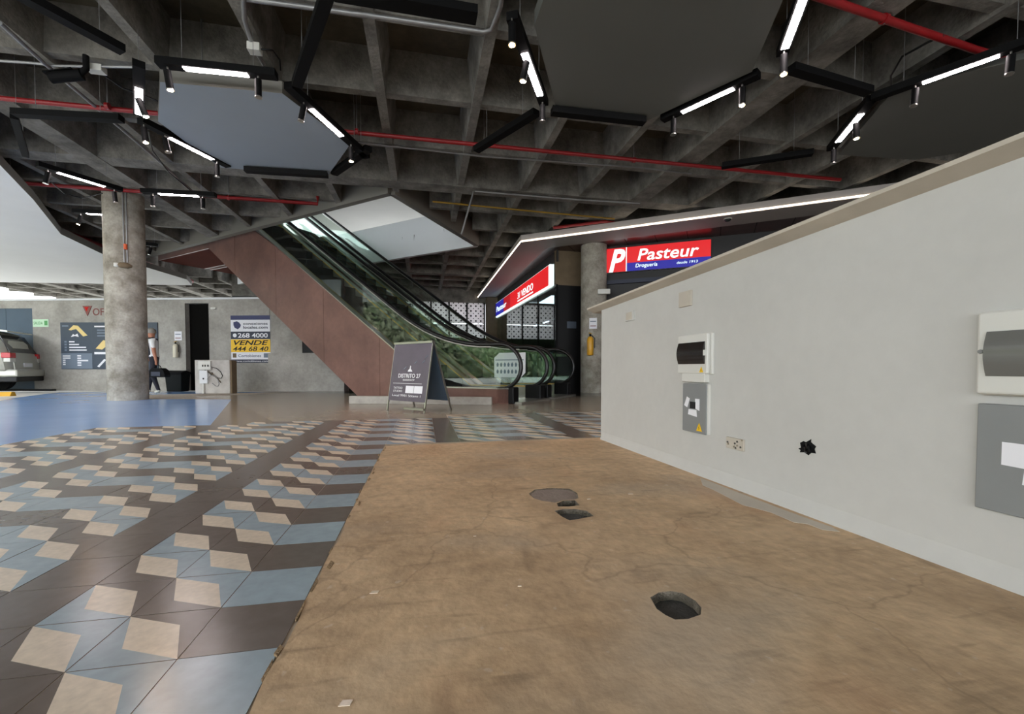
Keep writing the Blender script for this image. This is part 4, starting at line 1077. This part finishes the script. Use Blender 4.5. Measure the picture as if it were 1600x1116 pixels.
poly_plate('logo_mark', t, [(w_ * a, h_ * b) for a, b in ((0.07, 0.86), (0.16, 0.88), (0.22, 0.85), (0.26, 0.80), (0.24, 0.75), (0.18, 0.71), (0.10, 0.74), (0.07, 0.80))], 'navy', -0.010, 0.001)
poly_plate('phone_mark', t, [(w_ * (0.10 + 0.05 * math.cos(a)), h_ * 0.58 + w_ * 0.05 * math.sin(a)) for a in [k * math.pi / 5 for k in range(10)]], 'paper', -0.010, 0.001)
plate('crest_mark', t, w_ * 0.04, w_ * 0.13, h_ * 0.11, h_ * 0.20, 'pillar_brown', -0.011, -0.008)
plate('corner_mark', t, w_ * 0.83, w_ * 0.97, h_ * 0.11, h_ * 0.20, 'slate_light', -0.011, -0.008)
# directory boards
def directory(a, b, label, variant):
    w_, h_ = bsize(a, b)
    t = thing('directory_board', label, 'directory board', M=bframe(*a))
    build('board', MB().box(0, w_, -0.03, 0, 0, h_), 'slate', t, local=True, bevel=0.004)
    plate('lower_field', t, 0.01, w_ - 0.01, 0.01, h_ * (0.34 if variant == 0 else 0.30), 'slate_light' if variant == 0 else 'slate', -0.033, -0.03)
    if variant == 0:
        poly_plate('map_shape', t, [(w_ * x, h_ * z) for x, z in ((0.26, 0.84), (0.42, 0.94), (0.56, 0.93), (0.86, 0.72), (0.72, 0.70), (0.50, 0.86), (0.34, 0.83))], 'sand', -0.03, 0.002)
        poly_plate('map_shape', t, [(w_ * x, h_ * z) for x, z in ((0.33, 0.69), (0.40, 0.75), (0.46, 0.73), (0.54, 0.76), (0.58, 0.69), (0.46, 0.71))], 'paper', -0.03, 0.002)
        plate('heading', t, w_ * 0.06, w_ * 0.26, h_ * 0.91, h_ * 0.94, 'slate_light', -0.032, -0.03)
        for k in range(4):
            plate('floor_mark', t, w_ * 0.12, w_ * 0.19, h_ * (0.39 + 0.06 * k), h_ * (0.425 + 0.06 * k), 'slate_light', -0.032, -0.03)
            plate('text_line', t, w_ * 0.27, w_ * (0.82, 0.80, 0.58, 0.44)[k], h_ * (0.395 + 0.06 * k), h_ * (0.42 + 0.06 * k), 'paper', -0.032, -0.03)
        for k in range(5):
            plate('text_line', t, w_ * 0.06, w_ * (0.14 if k < 3 else 0.3), h_ * (0.09 + 0.045 * k), h_ * (0.115 + 0.045 * k), 'paper', -0.035, -0.033)
            plate('text_line', t, w_ * 0.52, w_ * (0.64 if k != 2 else 0.86), h_ * (0.07 + 0.05 * k), h_ * (0.10 + 0.05 * k), 'paper', -0.035, -0.033)
    else:
        plate('heading', t, w_ * 0.08, w_ * 0.5, h_ * 0.90, h_ * 0.93, 'paper', -0.032, -0.03)
        for k in range(3): plate('text_line', t, w_ * 0.16, w_ * 0.6, h_ * (0.70 + 0.06 * k), h_ * (0.73 + 0.06 * k), 'slate_light', -0.032, -0.03)
        poly_plate('map_shape', t, [(w_ * x, h_ * z) for x, z in ((0.10, 0.44), (0.34, 0.62), (0.6, 0.60), (0.9, 0.46), (0.7, 0.44), (0.5, 0.53), (0.3, 0.42))], 'sand', -0.03, 0.002)
        poly_plate('map_shape', t, [(w_ * x, h_ * z) for x, z in ((0.14, 0.06), (0.2, 0.04), (0.42, 0.2), (0.36, 0.22))], 'paper', -0.033, 0.002)
        plate('text_band', t, w_ * 0.06, w_ * 0.7, h_ * 0.32, h_ * 0.37, 'paper', -0.032, -0.03)
directory((98, 577), (145, 504), 'dark slate directory board with a sand coloured map and pale lower field', 0)
directory((147, 577), (196, 504), 'dark slate directory board half hidden behind the round column', 1)
directory((200, 577), (247, 504), 'dark slate directory board behind the walking person', 1)
w_, h_ = bsize((52, 511), (76, 499)); t = thing('exit_sign', 'pale green exit sign on the grey back wall beside the blue gate', 'sign', M=bframe(52, 511))
plate('sheet', t, 0, w_, 0, h_, 'green_sign', -0.008, 0); lettering('SALIDA', 'green_ink', t, w_ * 0.06, h_ * 0.3, w_ * 0.58, h_ * 0.4, -0.009)
poly_plate('arrow_mark', t, [(w_ * 0.74, h_ * 0.2), (w_ * 0.94, h_ * 0.2), (w_ * 0.94, h_ * 0.8), (w_ * 0.74, h_ * 0.8)], 'green_ink', -0.008, 0.001)
w_, h_ = bsize((130, 494), (178, 478)); t = thing('wall_lettering', 'red triangle and red letters fixed on the back wall above the directory boards', 'lettering', M=bframe(130, 494))
poly_plate('triangle', t, [(0, h_), (w_ * 0.30, h_), (w_ * 0.15, 0)], 'rust', 0.0, 0.012)
poly_plate('triangle_core', t, [(w_ * 0.06, h_ * 0.9), (w_ * 0.2, h_ * 0.9), (w_ * 0.13, h_ * 0.45)], 'tail_red', -0.012, 0.003)
lettering('OFI', 'rust', t, w_ * 0.32, h_ * 0.05, w_ * 0.42, h_ * 0.72, -0.006, 0, 0.01)
w_, h_ = bsize((273, 532), (284, 518)); notice(B0 + bdir * BV(273, 532)[0] + bnor * 0.002 + UP * BV(273, 532)[1], bdir, bnor, w_, h_, 'small white notice above the white extinguisher on the back wall')
s, z = BV(278, 559); extinguisher(B0 + bdir * s + UP * z, bnor, 'white and yellow fire extinguisher hung beside the dark doorway', 'ext_white', 0.75)
s, z = BV(331, 484); tag(build('emergency_lamp', MB().obox(B0 + bdir * s + UP * z, bdir * 0.13, bnor * 0.06, UP * 0.06), 'white_plastic', bevel=0.01), 'tiny white lamp on the back wall above the doorway corner', 'lamp')
# utility pedestal
pc = G(334, 615); t = thing('utility_pedestal', 'square grey concrete pedestal with white boxes and loose cables before the doorway', 'pedestal', M=frame(G(305, 615), bdir, bnor))
w_ = 0.88; h_ = 0.82
build('pedestal_body', MB().box(0, w_, 0, 0.22, 0, h_), 'pedestal_grey', t, local=True, bevel=0.012)
build('dark_side', MB().box(w_, w_ + 0.04, 0.02, 0.20, 0, h_ - 0.02), 'pillar_brown', t, local=True)
b = build('switch_box', MB().box(w_ * 0.15, w_ * 0.50, -0.06, 0, h_ * 0.71, h_ * 0.97), 'white_plastic', t, local=True, bevel=0.006)
for x in (0.27, 0.34, 0.42): build('switch', MB().box(w_ * x, w_ * x + 0.03, -0.066, -0.06, h_ * 0.80, h_ * 0.86), 'black_soft', b, local=True)
b = build('meter_box', MB().box(w_ * 0.17, w_ * 0.40, -0.05, 0, h_ * 0.30, h_ * 0.69), 'white_drop', t, local=True, bevel=0.006)
build('lock', MB().box(w_ * 0.27, w_ * 0.31, -0.056, -0.05, h_ * 0.42, h_ * 0.47), 'black_soft', b, local=True)
build('conduit', MB().tube([(w_ * 0.26, -0.02, 0), (w_ * 0.26, -0.02, h_ * 0.3)], 0.03, 8), 'white_plastic', t, local=True)
for k in range(3):
    a = [(w_ * (0.5 + 0.02 * k) + 0.28 * math.sin(q * 0.5) * (1 - 0.2 * k), -0.03 - 0.01 * k, h_ * (0.62 - 0.12 * k) + 0.14 * math.cos(q * 0.7 + k)) for q in range(9)]
    build('loose_cable', MB().tube(a, 0.009, 6), ('black_rubber', 'pillar_brown', 'galv')[k], t, local=True)
build('knockout', MB().box(w_ * 0.46, w_ * 0.52, -0.004, 0, h_ * 0.55, h_ * 0.63), 'black_soft', t, local=True)
# bin
pc = G(272, 612); t = thing('litter_bin', 'black litter bin standing against the back wall behind the carried bag', 'bin', M=frame(pc, bdir, bnor))
mb = MB(); 
def taper(mb, x0, x1, y0, y1, z0, z1, k):
    cx, cy = (x0 + x1) / 2, (y0 + y1) / 2
    lo = [V3(cx + (x - cx) * k, cy + (y - cy) * k, z0) for x, y in ((x0, y0), (x1, y0), (x1, y1), (x0, y1))]
    hi = [V3(x, y, z1) for x, y in ((x0, y0), (x1, y0), (x1, y1), (x0, y1))]
    return mb.add(lo + hi, [[3, 2, 1, 0], [4, 5, 6, 7], [0, 1, 5, 4], [1, 2, 6, 5], [2, 3, 7, 6], [3, 0, 4, 7]])
build('bin_body', taper(MB(), -0.24, 0.22, -0.02, 0.30, -0.003, 0.46, 0.86), 'bin_black', t, local=True, bevel=0.015)
build('bin_lid', MB().prism([(-0.26, -0.04, 0.46), (-0.26, -0.04, 0.50), (-0.26, 0.13, 0.56), (-0.26, 0.32, 0.50), (-0.26, 0.32, 0.46)], (0.50, 0, 0)), 'bag_black', t, local=True)

# ================================================================== FOLDING BOARD
fA, fB = G(604, 640), G(668, 646)
fu = (fB - fA); fu.z = 0; fw_ = fu.length * 0.93; fu.normalize(); fn = Vector((fu.y, -fu.x, 0))
Mb = frame(fA, fu, fn)
t = thing('folding_board', 'grey folding advertising board with white print standing on the beige floor', 'sign board', M=Mb)
hB = 0.98; lean = 0.16
def leaf(y0, y1, z0, z1, m, name, par, th=0.012):
    return build(name, MB().obox((0.01, y0, z0), (fw_ - 0.02, 0, 0), (0, y1 - y0, z1 - z0), (0, th, 0)), m, par, local=True)
fr_ = leaf(lean * 0.14, lean, 0.14, hB, 'board_face', 'front_sheet', t)
bk = leaf(lean * 3.2 - lean * 0.14, lean * 1.15, 0.14, hB, 'gate_blue', 'back_sheet', t)
for x in (0.0, fw_ - 0.02):
    build('frame_post', MB().obox((x, 0, 0), (0.02, 0, 0), (0, lean, hB), (0, 0.02, 0)), 'steel', t, local=True)
    build('frame_post', MB().obox((x, lean * 3.2, 0), (0.02, 0, 0), (0, -lean * 2.1, hB), (0, 0.02, 0)), 'steel', t, local=True)
build('top_bar', MB().box(0, fw_, lean * 0.9, lean * 1.25, hB - 0.01, hB + 0.02), 'steel', t, local=True)
build('foot_bar', MB().box(fw_ * 0.5, fw_, -0.02, 0.01, 0.03, 0.06), 'steel', t, local=True)
# the face frame: letters lean with the sheet
ang = math.atan2(lean - lean * 0.14, hB - 0.14)
Mf = Mb @ Matrix.Translation((0, lean * 0.14 - 0.002, 0.14)) @ Matrix.Rotation(-ang, 4, 'X')
def face_letter(body, x, z, w_, h_, m='paper', bold=0.0):
    o = lettering(body, m, fr_, x, z, w_, h_, -0.003, 0, bold)
    o.matrix_local = Mb.inverted() @ Mf
    return o
def face_poly(name, pts, m='paper'):
    o = build(name, MB().prism([(p[0], -0.002, p[1]) for p in pts], (0, -0.002, 0)), m, fr_, local=True); o.matrix_local = Mb.inverted() @ Mf; return o
face_letter('DISTRITO 27', fw_ * 0.22, 0.34, fw_ * 0.58, 0.06, bold=0.01)
face_letter('BARBERSHOP', fw_ * 0.36, 0.295, fw_ * 0.30, 0.026)
face_letter('TATTOO', fw_ * 0.13, 0.175, fw_ * 0.24, 0.03)
face_letter('STUDIO', fw_ * 0.13, 0.13, fw_ * 0.24, 0.03)
face_letter('Local 9901 Sótano 1', fw_ * 0.12, 0.065, fw_ * 0.74, 0.032)
face_poly('divider_line', [(fw_ * 0.10, 0.255), (fw_ * 0.86, 0.255), (fw_ * 0.86, 0.26), (fw_ * 0.10, 0.26)])
face_poly('blank_card', [(fw_ * 0.46, 0.12), (fw_ * 0.67, 0.12), (fw_ * 0.67, 0.225), (fw_ * 0.46, 0.225)])
face_poly('blank_card', [(fw_ * 0.68, 0.12), (fw_ * 0.89, 0.12), (fw_ * 0.89, 0.225), (fw_ * 0.68, 0.225)])
face_poly('crest', [(fw_ * 0.46, 0.43), (fw_ * 0.58, 0.43), (fw_ * 0.56, 0.455), (fw_ * 0.53, 0.47), (fw_ * 0.53, 0.51), (fw_ * 0.51, 0.52), (fw_ * 0.50, 0.47), (fw_ * 0.47, 0.455)])
for (x, z) in ((0.60, 0.54), (0.80, 0.55), (0.86, 0.62), (0.34, 0.46)):
    face_poly('spark', [(fw_ * x, z), (fw_ * (x + 0.06), z + 0.03), (fw_ * (x + 0.07), z + 0.05), (fw_ * (x + 0.01), z + 0.015)], 'slate_light')

# ================================================================== PERSON
def skin_body(name, joints, edges, parent=None, sub=2):
    me = bpy.data.meshes.new(name)
    me.from_pydata([j[0] for j in joints], edges, [])
    o = bpy.data.objects.new(name, me); COL.objects.link(o)
    sk = o.modifiers.new('skin', 'SKIN'); sk.use_smooth_shade = True; sk.branch_smoothing = 0.4
    for i, j in enumerate(joints):
        sv = me.skin_vertices[0].data[i]; r_ = j[1]
        sv.radius = r_ if isinstance(r_, tuple) else (r_, r_); sv.use_root = (i == 0)
    ss = o.modifiers.new('sub', 'SUBSURF'); ss.levels = sub; ss.render_levels = sub
    dg = bpy.context.evaluated_depsgraph_get(); m2 = bpy.data.meshes.new_from_object(o.evaluated_get(dg))
    m2.name = name
    bpy.data.objects.remove(o); bpy.data.meshes.remove(me)
    return m2
pp = G(242, 615)
# x: viewer's right, y: away, z up; the figure walks to the left, back half turned to the viewer
PM = frame(pp, bdir, bnor) @ Matrix.Scale(0.955, 4)
k = 1.0
J = [((0, 0, 0.90), (0.135, 0.11)),            # 0 pelvis
     ((-0.01, 0.0, 1.05), (0.125, 0.10)),      # 1 waist
     ((-0.03, 0.0, 1.25), (0.16, 0.115)),      # 2 chest
     ((-0.04, 0.0, 1.38), (0.10, 0.08)),       # 3 upper chest
     ((-0.05, 0.0, 1.44), (0.055, 0.055)),     # 4 neck
     ((-0.055, 0.0, 1.50), (0.075, 0.085)),    # 5 jaw
     ((-0.06, 0.0, 1.58), (0.083, 0.095)),     # 6 skull
     ((-0.055, 0.0, 1.645), (0.05, 0.06)),     # 7 crown
     ((0.08, -0.13, 1.34), 0.062),             # 8 shoulder (near arm)
     ((0.14, -0.16, 1.10), 0.047),             # 9 elbow
     ((0.20, -0.17, 0.86), 0.032),             # 10 wrist
     ((0.215, -0.17, 0.80), (0.035, 0.02)),    # 11 palm
     ((-0.12, 0.14, 1.33), 0.062),             # 12 far shoulder
     ((-0.20, 0.16, 1.10), 0.047),
     ((-0.27, 0.14, 0.90), 0.032),
     ((-0.29, 0.14, 0.83), (0.035, 0.02)),
     ((0.06, -0.07, 0.84), 0.095),             # 16 near hip
     ((0.03, -0.08, 0.47), 0.065),             # 17 knee
     ((0.16, -0.08, 0.12), 0.045),             # 18 ankle (trailing leg)
     ((0.07, -0.085, 0.04), (0.045, 0.035)),   # 19 toe
     ((-0.05, 0.08, 0.84), 0.095),             # 20 far hip
     ((-0.16, 0.08, 0.48), 0.065),
     ((-0.24, 0.08, 0.10), 0.045),
     ((-0.36, 0.08, 0.04), (0.045, 0.032)),
     ((0.19, -0.08, 0.06), (0.04, 0.04)), ((-0.21, 0.08, 0.05), (0.045, 0.04))]
E_ = [(0, 1), (1, 2), (2, 3), (3, 4), (4, 5), (5, 6), (6, 7), (3, 8), (8, 9), (9, 10), (10, 11), (3, 12), (12, 13), (13, 14), (14, 15), (0, 16), (16, 17), (17, 18), (18, 24), (24, 19), (0, 20), (20, 21), (21, 22), (22, 25), (25, 23)]
# five fingers closing on the bag handle
fi = len(J)
for q in range(4):
    bx, by = 0.205 + 0.012 * q - 0.01, -0.17 - 0.0
    J += [((0.195 + 0.014 * q, -0.185, 0.775), 0.0095), ((0.195 + 0.014 * q, -0.188, 0.745 - 0.004 * (q in (1, 2))), 0.0088), ((0.197 + 0.014 * q, -0.162, 0.728), 0.008)]
    E_ += [(11, fi), (fi, fi + 1), (fi + 1, fi + 2)]; fi += 3
J += [((0.19, -0.150, 0.80), 0.011), ((0.195, -0.142, 0.765), 0.009)]; E_ += [(11, fi), (fi, fi + 1)]
body = skin_body('person', J, E_)
person = bpy.data.objects.new('person', body); COL.objects.link(person); person.matrix_world = PM; WM[person.name] = PM
for m in ('cloth_dark', 'shirt_white', 'skin', 'shoe_pale'): body.materials.append(MATS[m])
for pl in body.polygons:
    c = pl.center; z = c.z
    if z < 0.085: i = 3
    elif z < 0.95 and not (c.x > 0.13 and c.y < -0.12 and z > 0.6) and not (c.x < -0.18 and z > 0.74): i = 0
    elif z > 1.43: i = 2
    elif (c.x > 0.115 and c.y < -0.11 and z < 1.17) or (c.x < -0.16 and z < 1.17): i = 2
    else: i = 1
    pl.material_index = i; pl.use_smooth = True
tag(person, 'person in white shirt and dark trousers walking past the column with a bag', 'person')
def onto(par, name, mb, m): return build(name, mb, m, par, local=True)
# hair cap, ear, nose, straps
hv = MB(); n = 14
def cap(center, rx, ry, rz, z_from, m=0):
    vs = []; fs = []; rows = 6
    for i in range(rows + 1):
        a = z_from + (math.pi / 2 - z_from) * i / rows
        for k2 in range(n):
            b_ = 2 * math.pi * k2 / n
            vs.append(V3(center[0] + rx * math.cos(a) * math.cos(b_), center[1] + ry * math.cos(a) * math.sin(b_), center[2] + rz * math.sin(a)))
    for i in range(rows):
        for k2 in range(n): fs.append([i * n + k2, i * n + (k2 + 1) % n, (i + 1) * n + (k2 + 1) % n, (i + 1) * n + k2])
    return MB().add(vs, fs, m, True)
onto(person, 'hair', cap((-0.045, -0.005, 1.575), 0.092, 0.104, 0.105, -0.35), 'hair_grey')
onto(person, 'ear', MB().lathe([(0.004, -0.03), (0.014, -0.015), (0.016, 0.01), (0.006, 0.03)], (-0.05, -0.088, 1.56), 8), 'skin')
onto(person, 'nose', MB().tube([(-0.135, 0, 1.575), (-0.155, 0, 1.545), (-0.135, 0, 1.535)], [0.008, 0.014, 0.01], 8), 'skin')
for y in (-0.035, 0.035): onto(person, 'eye', MB().lathe([(0.002, -0.008), (0.009, 0), (0.002, 0.008)], (-0.135, y, 1.58), 8), 'black_soft')
onto(person, 'mouth', MB().tube([(-0.130, -0.022, 1.512), (-0.138, 0, 1.510), (-0.130, 0.022, 1.512)], 0.005, 6), 'rust')
onto(person, 'apron', MB().prism([(-0.17, -0.135, 1.36), (-0.03, -0.15, 1.38), (0.0, -0.142, 1.15), (0.03, -0.13, 0.92), (-0.16, -0.13, 0.90), (-0.19, -0.14, 1.15)], (0, 0.012, 0)), 'cloth_dark')
onto(person, 'strap', MB().tube([(-0.10, -0.145, 1.36), (-0.05, -0.12, 1.41), (0.06, -0.09, 1.42), (0.09, 0.02, 1.38)], 0.018, 6), 'cloth_dark')
# bag in the hand
bgM = PM @ Matrix.Translation((0.28, -0.17, 0.42))
t = thing('hand_bag', 'black soft bag carried by the walking person', 'bag', M=bgM)
mb = MB()
prof = [(-0.20, 0.0), (0.20, 0.0), (0.22, 0.06), (0.18, 0.17), (0.10, 0.23), (-0.12, 0.23), (-0.19, 0.16), (-0.22, 0.06)]
build('bag_body', MB().prism([(x, -0.09, z) for x, z in prof], (0, 0.18, 0)), 'bag_black', t, bevel=0.03, local=True)
build('bag_handle', MB().tube([(-0.12, 0, 0.22), (-0.11, 0, 0.28), (-0.07, 0, 0.318), (-0.03, 0, 0.315), (0.03, 0, 0.28), (0.06, 0, 0.22)], 0.009, 6), 'bag_black', t, local=True)
build('bag_pocket', MB().box(-0.13, 0.11, -0.105, -0.085, 0.03, 0.14), 'navy_dark', t, bevel=0.008, local=True)

# ================================================================== CAR
cn = G(20, 614)                                   # ground below the rear near corner
h_ang = R(197.0)
hd = Vector((math.cos(h_ang), math.sin(h_ang), 0)); rdv = Vector((-math.sin(h_ang), math.cos(h_ang), 0))   # forward, left of the car
# near flank is the car's left side when it heads away to the left; x forward, y left
CMx = Matrix.Identity(4)
far = Vector((-0.29, 0.956, 0)); fwdc = Vector((-0.956, -0.29, 0))
for i in range(3): CMx[i][0] = fwdc[i]; CMx[i][1] = -far[i]; CMx[i][2] = UP[i]
og = cn + far * 0.80
for i in range(3): CMx[i][3] = og[i]
CMx = CMx @ Matrix.Scale(1.05, 4)
car = thing('parked_car', 'silver grey parked car seen from behind before the blue gate', 'car', M=CMx)
HW = 0.80
prof = [(0.02, 0.34), (0.0, 0.55), (0.04, 0.80), (0.05, 0.92), (0.16, 1.20), (0.30, 1.44), (0.46, 1.50), (1.6, 1.52), (2.35, 1.44), (3.00, 1.02), (3.9, 0.92), (4.20, 0.72), (4.25, 0.40), (4.1, 0.28), (0.25, 0.26)]
wid = [0.93, 0.99, 1.0, 1.0, 0.93, 0.82, 0.78, 0.78, 0.78, 0.95, 0.93, 0.88, 0.86, 0.88, 0.9]
vs = []; n = len(prof)
ys = [-1, -0.9, -0.5, 0, 0.5, 0.9, 1]; ins = [0.05, 0.012, 0.0, 0.0, 0.0, 0.012, 0.05]
for j, yv in enumerate(ys):
    for (x, z), wd in zip(prof, wid):
        cxz = (2.1, 0.8); f = 1 - ins[j]
        vs.append(V3(cxz[0] + (x - cxz[0]) * f, yv * HW * wd, cxz[1] + (z - cxz[1]) * f))
fs = []
for j in range(len(ys) - 1):
    for i in range(n):
        i2 = (i + 1) % n; fs.append([j * n + i, j * n + i2, (j + 1) * n + i2, (j + 1) * n + i])
mb = MB().add(vs, fs, 0, True)
for j in (0, len(ys) - 1):
    loop = [vs[j * n + i] for i in range(n)]
    for tr in tessellate_polygon([loop]): mb.add([loop[i] for i in tr], [[0, 1, 2], [2, 1, 0]], 0)
build('body', mb, 'car_paint', car, local=True)
def slab_y(name, x0, z0, x1, z1, y0, y1, m, push=0.012, shrink=0.0):
    d = V3(x1 - x0, 0, z1 - z0); nn = V3(-d.z, 0, d.x).normalized()
    if nn.x > 0: nn = -nn
    a, b = V3(x0, 0, z0), V3(x1, 0, z1)
    P = [a + V3(0, y0, 0), a + V3(0, y1, 0), b + V3(0, y1 - shrink, 0), b + V3(0, y0 + shrink, 0)]
    return build(name, MB().prism([p + nn * -0.01 for p in P], nn * (push + 0.01)), m, car, local=True)
slab_y('rear_window', 0.075, 0.97, 0.27, 1.39, -0.66, 0.66, 'car_glass', 0.012, 0.08)
build('spoiler', MB().obox((0.12, -0.60, 1.46), (0.36, 0, 0.06), (0, 1.2, 0), (0, 0, 0.035)), 'car_paint', car, local=True)
slab_y('tailgate', 0.01, 0.56, 0.045, 0.90, -0.62, 0.62, 'car_paint', 0.014)
for y0, y1 in ((0.56, 0.815), (-0.815, -0.56)):
    build('tail_light', MB().box(0.0, 0.16, y0, y1, 0.84, 0.96), 'tail_red', car, local=True, bevel=0.01)
    build('reversing_light', MB().box(0.005, 0.12, y0 * 1.0, y1 * 1.0, 0.74, 0.835), 'white_plastic', car, local=True, bevel=0.01)
build('bumper', MB().box(-0.10, 0.25, -0.78, 0.78, 0.38, 0.56), 'car_paint', car, local=True, bevel=0.04)
build('bumper_guard', MB().box(-0.08, 0.25, -0.76, 0.76, 0.26, 0.38), 'car_trim', car, local=True, bevel=0.02)
plate('number_plate', car, 0, 0, 0, 0, 'paper') if False else None
build('plate_recess', MB().box(-0.012, 0.05, -0.20, 0.20, 0.62, 0.72), 'paper', car, local=True)
for s in (-1, 1):
    y = 0.632 * s
    P = [(0.40, 0.97), (0.50, 1.36), (1.55, 1.42), (2.25, 1.36), (2.75, 1.0), (1.6, 0.97)]
    build('side_window', MB().prism([(x, s * (0.80 - 0.165 * (z - 0.97) / 0.45) , z) for x, z in P], (0, s * 0.012, 0)), 'car_glass', car, local=True)
    for x in (0.82, 3.42):
        wv = build('wheel', MB().tube([(x, s * 0.60, 0.32), (x, s * 0.80, 0.32)], 0.32, 24), 'tyre', car, local=True)
        build('hub', MB().tube([(x, s * 0.79, 0.32), (x, s * 0.81, 0.32)], 0.19, 16), 'steel', wv, local=True)
build('mirror', MB().box(2.5, 2.62, 0.80, 0.95, 0.98, 1.1), 'car_paint', car, local=True, bevel=0.02)
ws_ = G(8, 619); tag(build('wheel_stop', MB().prism([(ws_.x - 0.9, ws_.y - 0.08, -0.004), (ws_.x - 0.9, ws_.y - 0.04, 0.09), (ws_.x - 0.9, ws_.y + 0.04, 0.09), (ws_.x - 0.9, ws_.y + 0.08, -0.004)], (1.05, 0.0, 0)), 'yellow_paint'), 'yellow painted wheel stop on the driveway beside the car', 'wheel stop')

# ================================================================== FAR END: screen, green wall, beam
YF = 18.2
def FV(px, py): return V(px, py, (0, YF), (1, 0))
x0 = FV(560, 500).x; x1 = FV(757, 500).x; zt_, zb_ = FV(700, 476).z, FV(700, 528).z
wsn = thing('lattice_screen', 'white perforated block screen at the far end beyond the escalators', 'screen', ((x0 + x1) / 2, YF, 0))
npn = 4
wdn = (FV(718, 500).x - FV(690, 500).x)
k = 0; x = x1
while x > x0 - wdn:
    for (za, zc_) in ((zb_, (zb_ + zt_) / 2 - 0.1), ((zb_ + zt_) / 2 - 0.08, zt_ + 0.1)):
        build('screen_panel', MB().box(x - wdn + 0.03, x - 0.03, YF, YF + 0.05, za, zc_), 'lattice', wsn)
    build('screen_post', MB().box(x - 0.03, x + 0.03, YF - 0.04, YF + 0.09, zb_ + 0.002, zt_ + 0.1), 'black_metal', wsn)
    x -= wdn
wf = thing('wall_far', 'dark low parapet wall under the far perforated screen', 'wall', (2, YF, 0), kind='structure')
build('wall_board', MB().box(x0 - wdn, x1 + 0.1, YF - 0.02, YF + 0.12, -0.05, zb_), 'lawn_dark', wf)
xp0, xp1 = FV(757, 500).x, FV(773, 500).x
tag(build('far_pillar', MB().box(xp0 + 0.05, xp1 + 0.1, YF - 0.4, YF + 0.1, -0.003, zk - 0.01), 'pillar_brown', bevel=0.02), 'square brown concrete pillar between the perforated screen and the shop sign', 'pillar')
build('header_board', MB().box(x0 - wdn - 4.0, x1 + 0.6, YF + 0.0, YF + 0.2, zt_ + 0.1, ZC + 0.54), 'concrete_rib', wf)
build('wall_board', MB().box(x0 - wdn - 4.0, x0 - wdn, YF, YF + 0.2, -0.05, zt_ + 0.1), 'dark_wall', wf)

# ================================================================== GREEN BANK ACROSS THE DRIVEWAY (seen in the glass)
hb = thing('planted_bank', 'leafy green bank rising beyond the open driveway side', 'bank', (-21, 4, 0))
build('soil_bank', MB().prism([(-20.5, -9, -0.05), (-23.5, -9, 6.5), (-26, -9, 6.5), (-26, -9, -0.05)], (0, 30, 0)), 'lawn_dark', hb)
lf = MB(); rnd = random.Random(3)
for k in range(9000):
    z = rnd.uniform(0.0, 6.9); y = rnd.uniform(-9, 21); x = -20.3 - z * 0.45 + rnd.uniform(-0.2, 0.35)
    sz = rnd.uniform(0.12, 0.34); a = rnd.uniform(0, 6.28); b = rnd.uniform(-0.9, 0.9)
    u = V3(math.sin(b) * 0.6, math.cos(a), math.sin(a)) * sz; v_ = V3(-0.5 * math.cos(b), -math.sin(a), math.cos(a)) * sz * 0.5
    c = V3(x, y, z)
    lf.add([c - u, c + v_, c + u, c - v_], [[0, 1, 2, 3]], 0 if rnd.random() < 0.25 + 0.5 * (z < 2.2) else 1)
o = build('leaves', lf, ['foliage_a', 'foliage_b'], hb); o['kind'] = 'stuff'
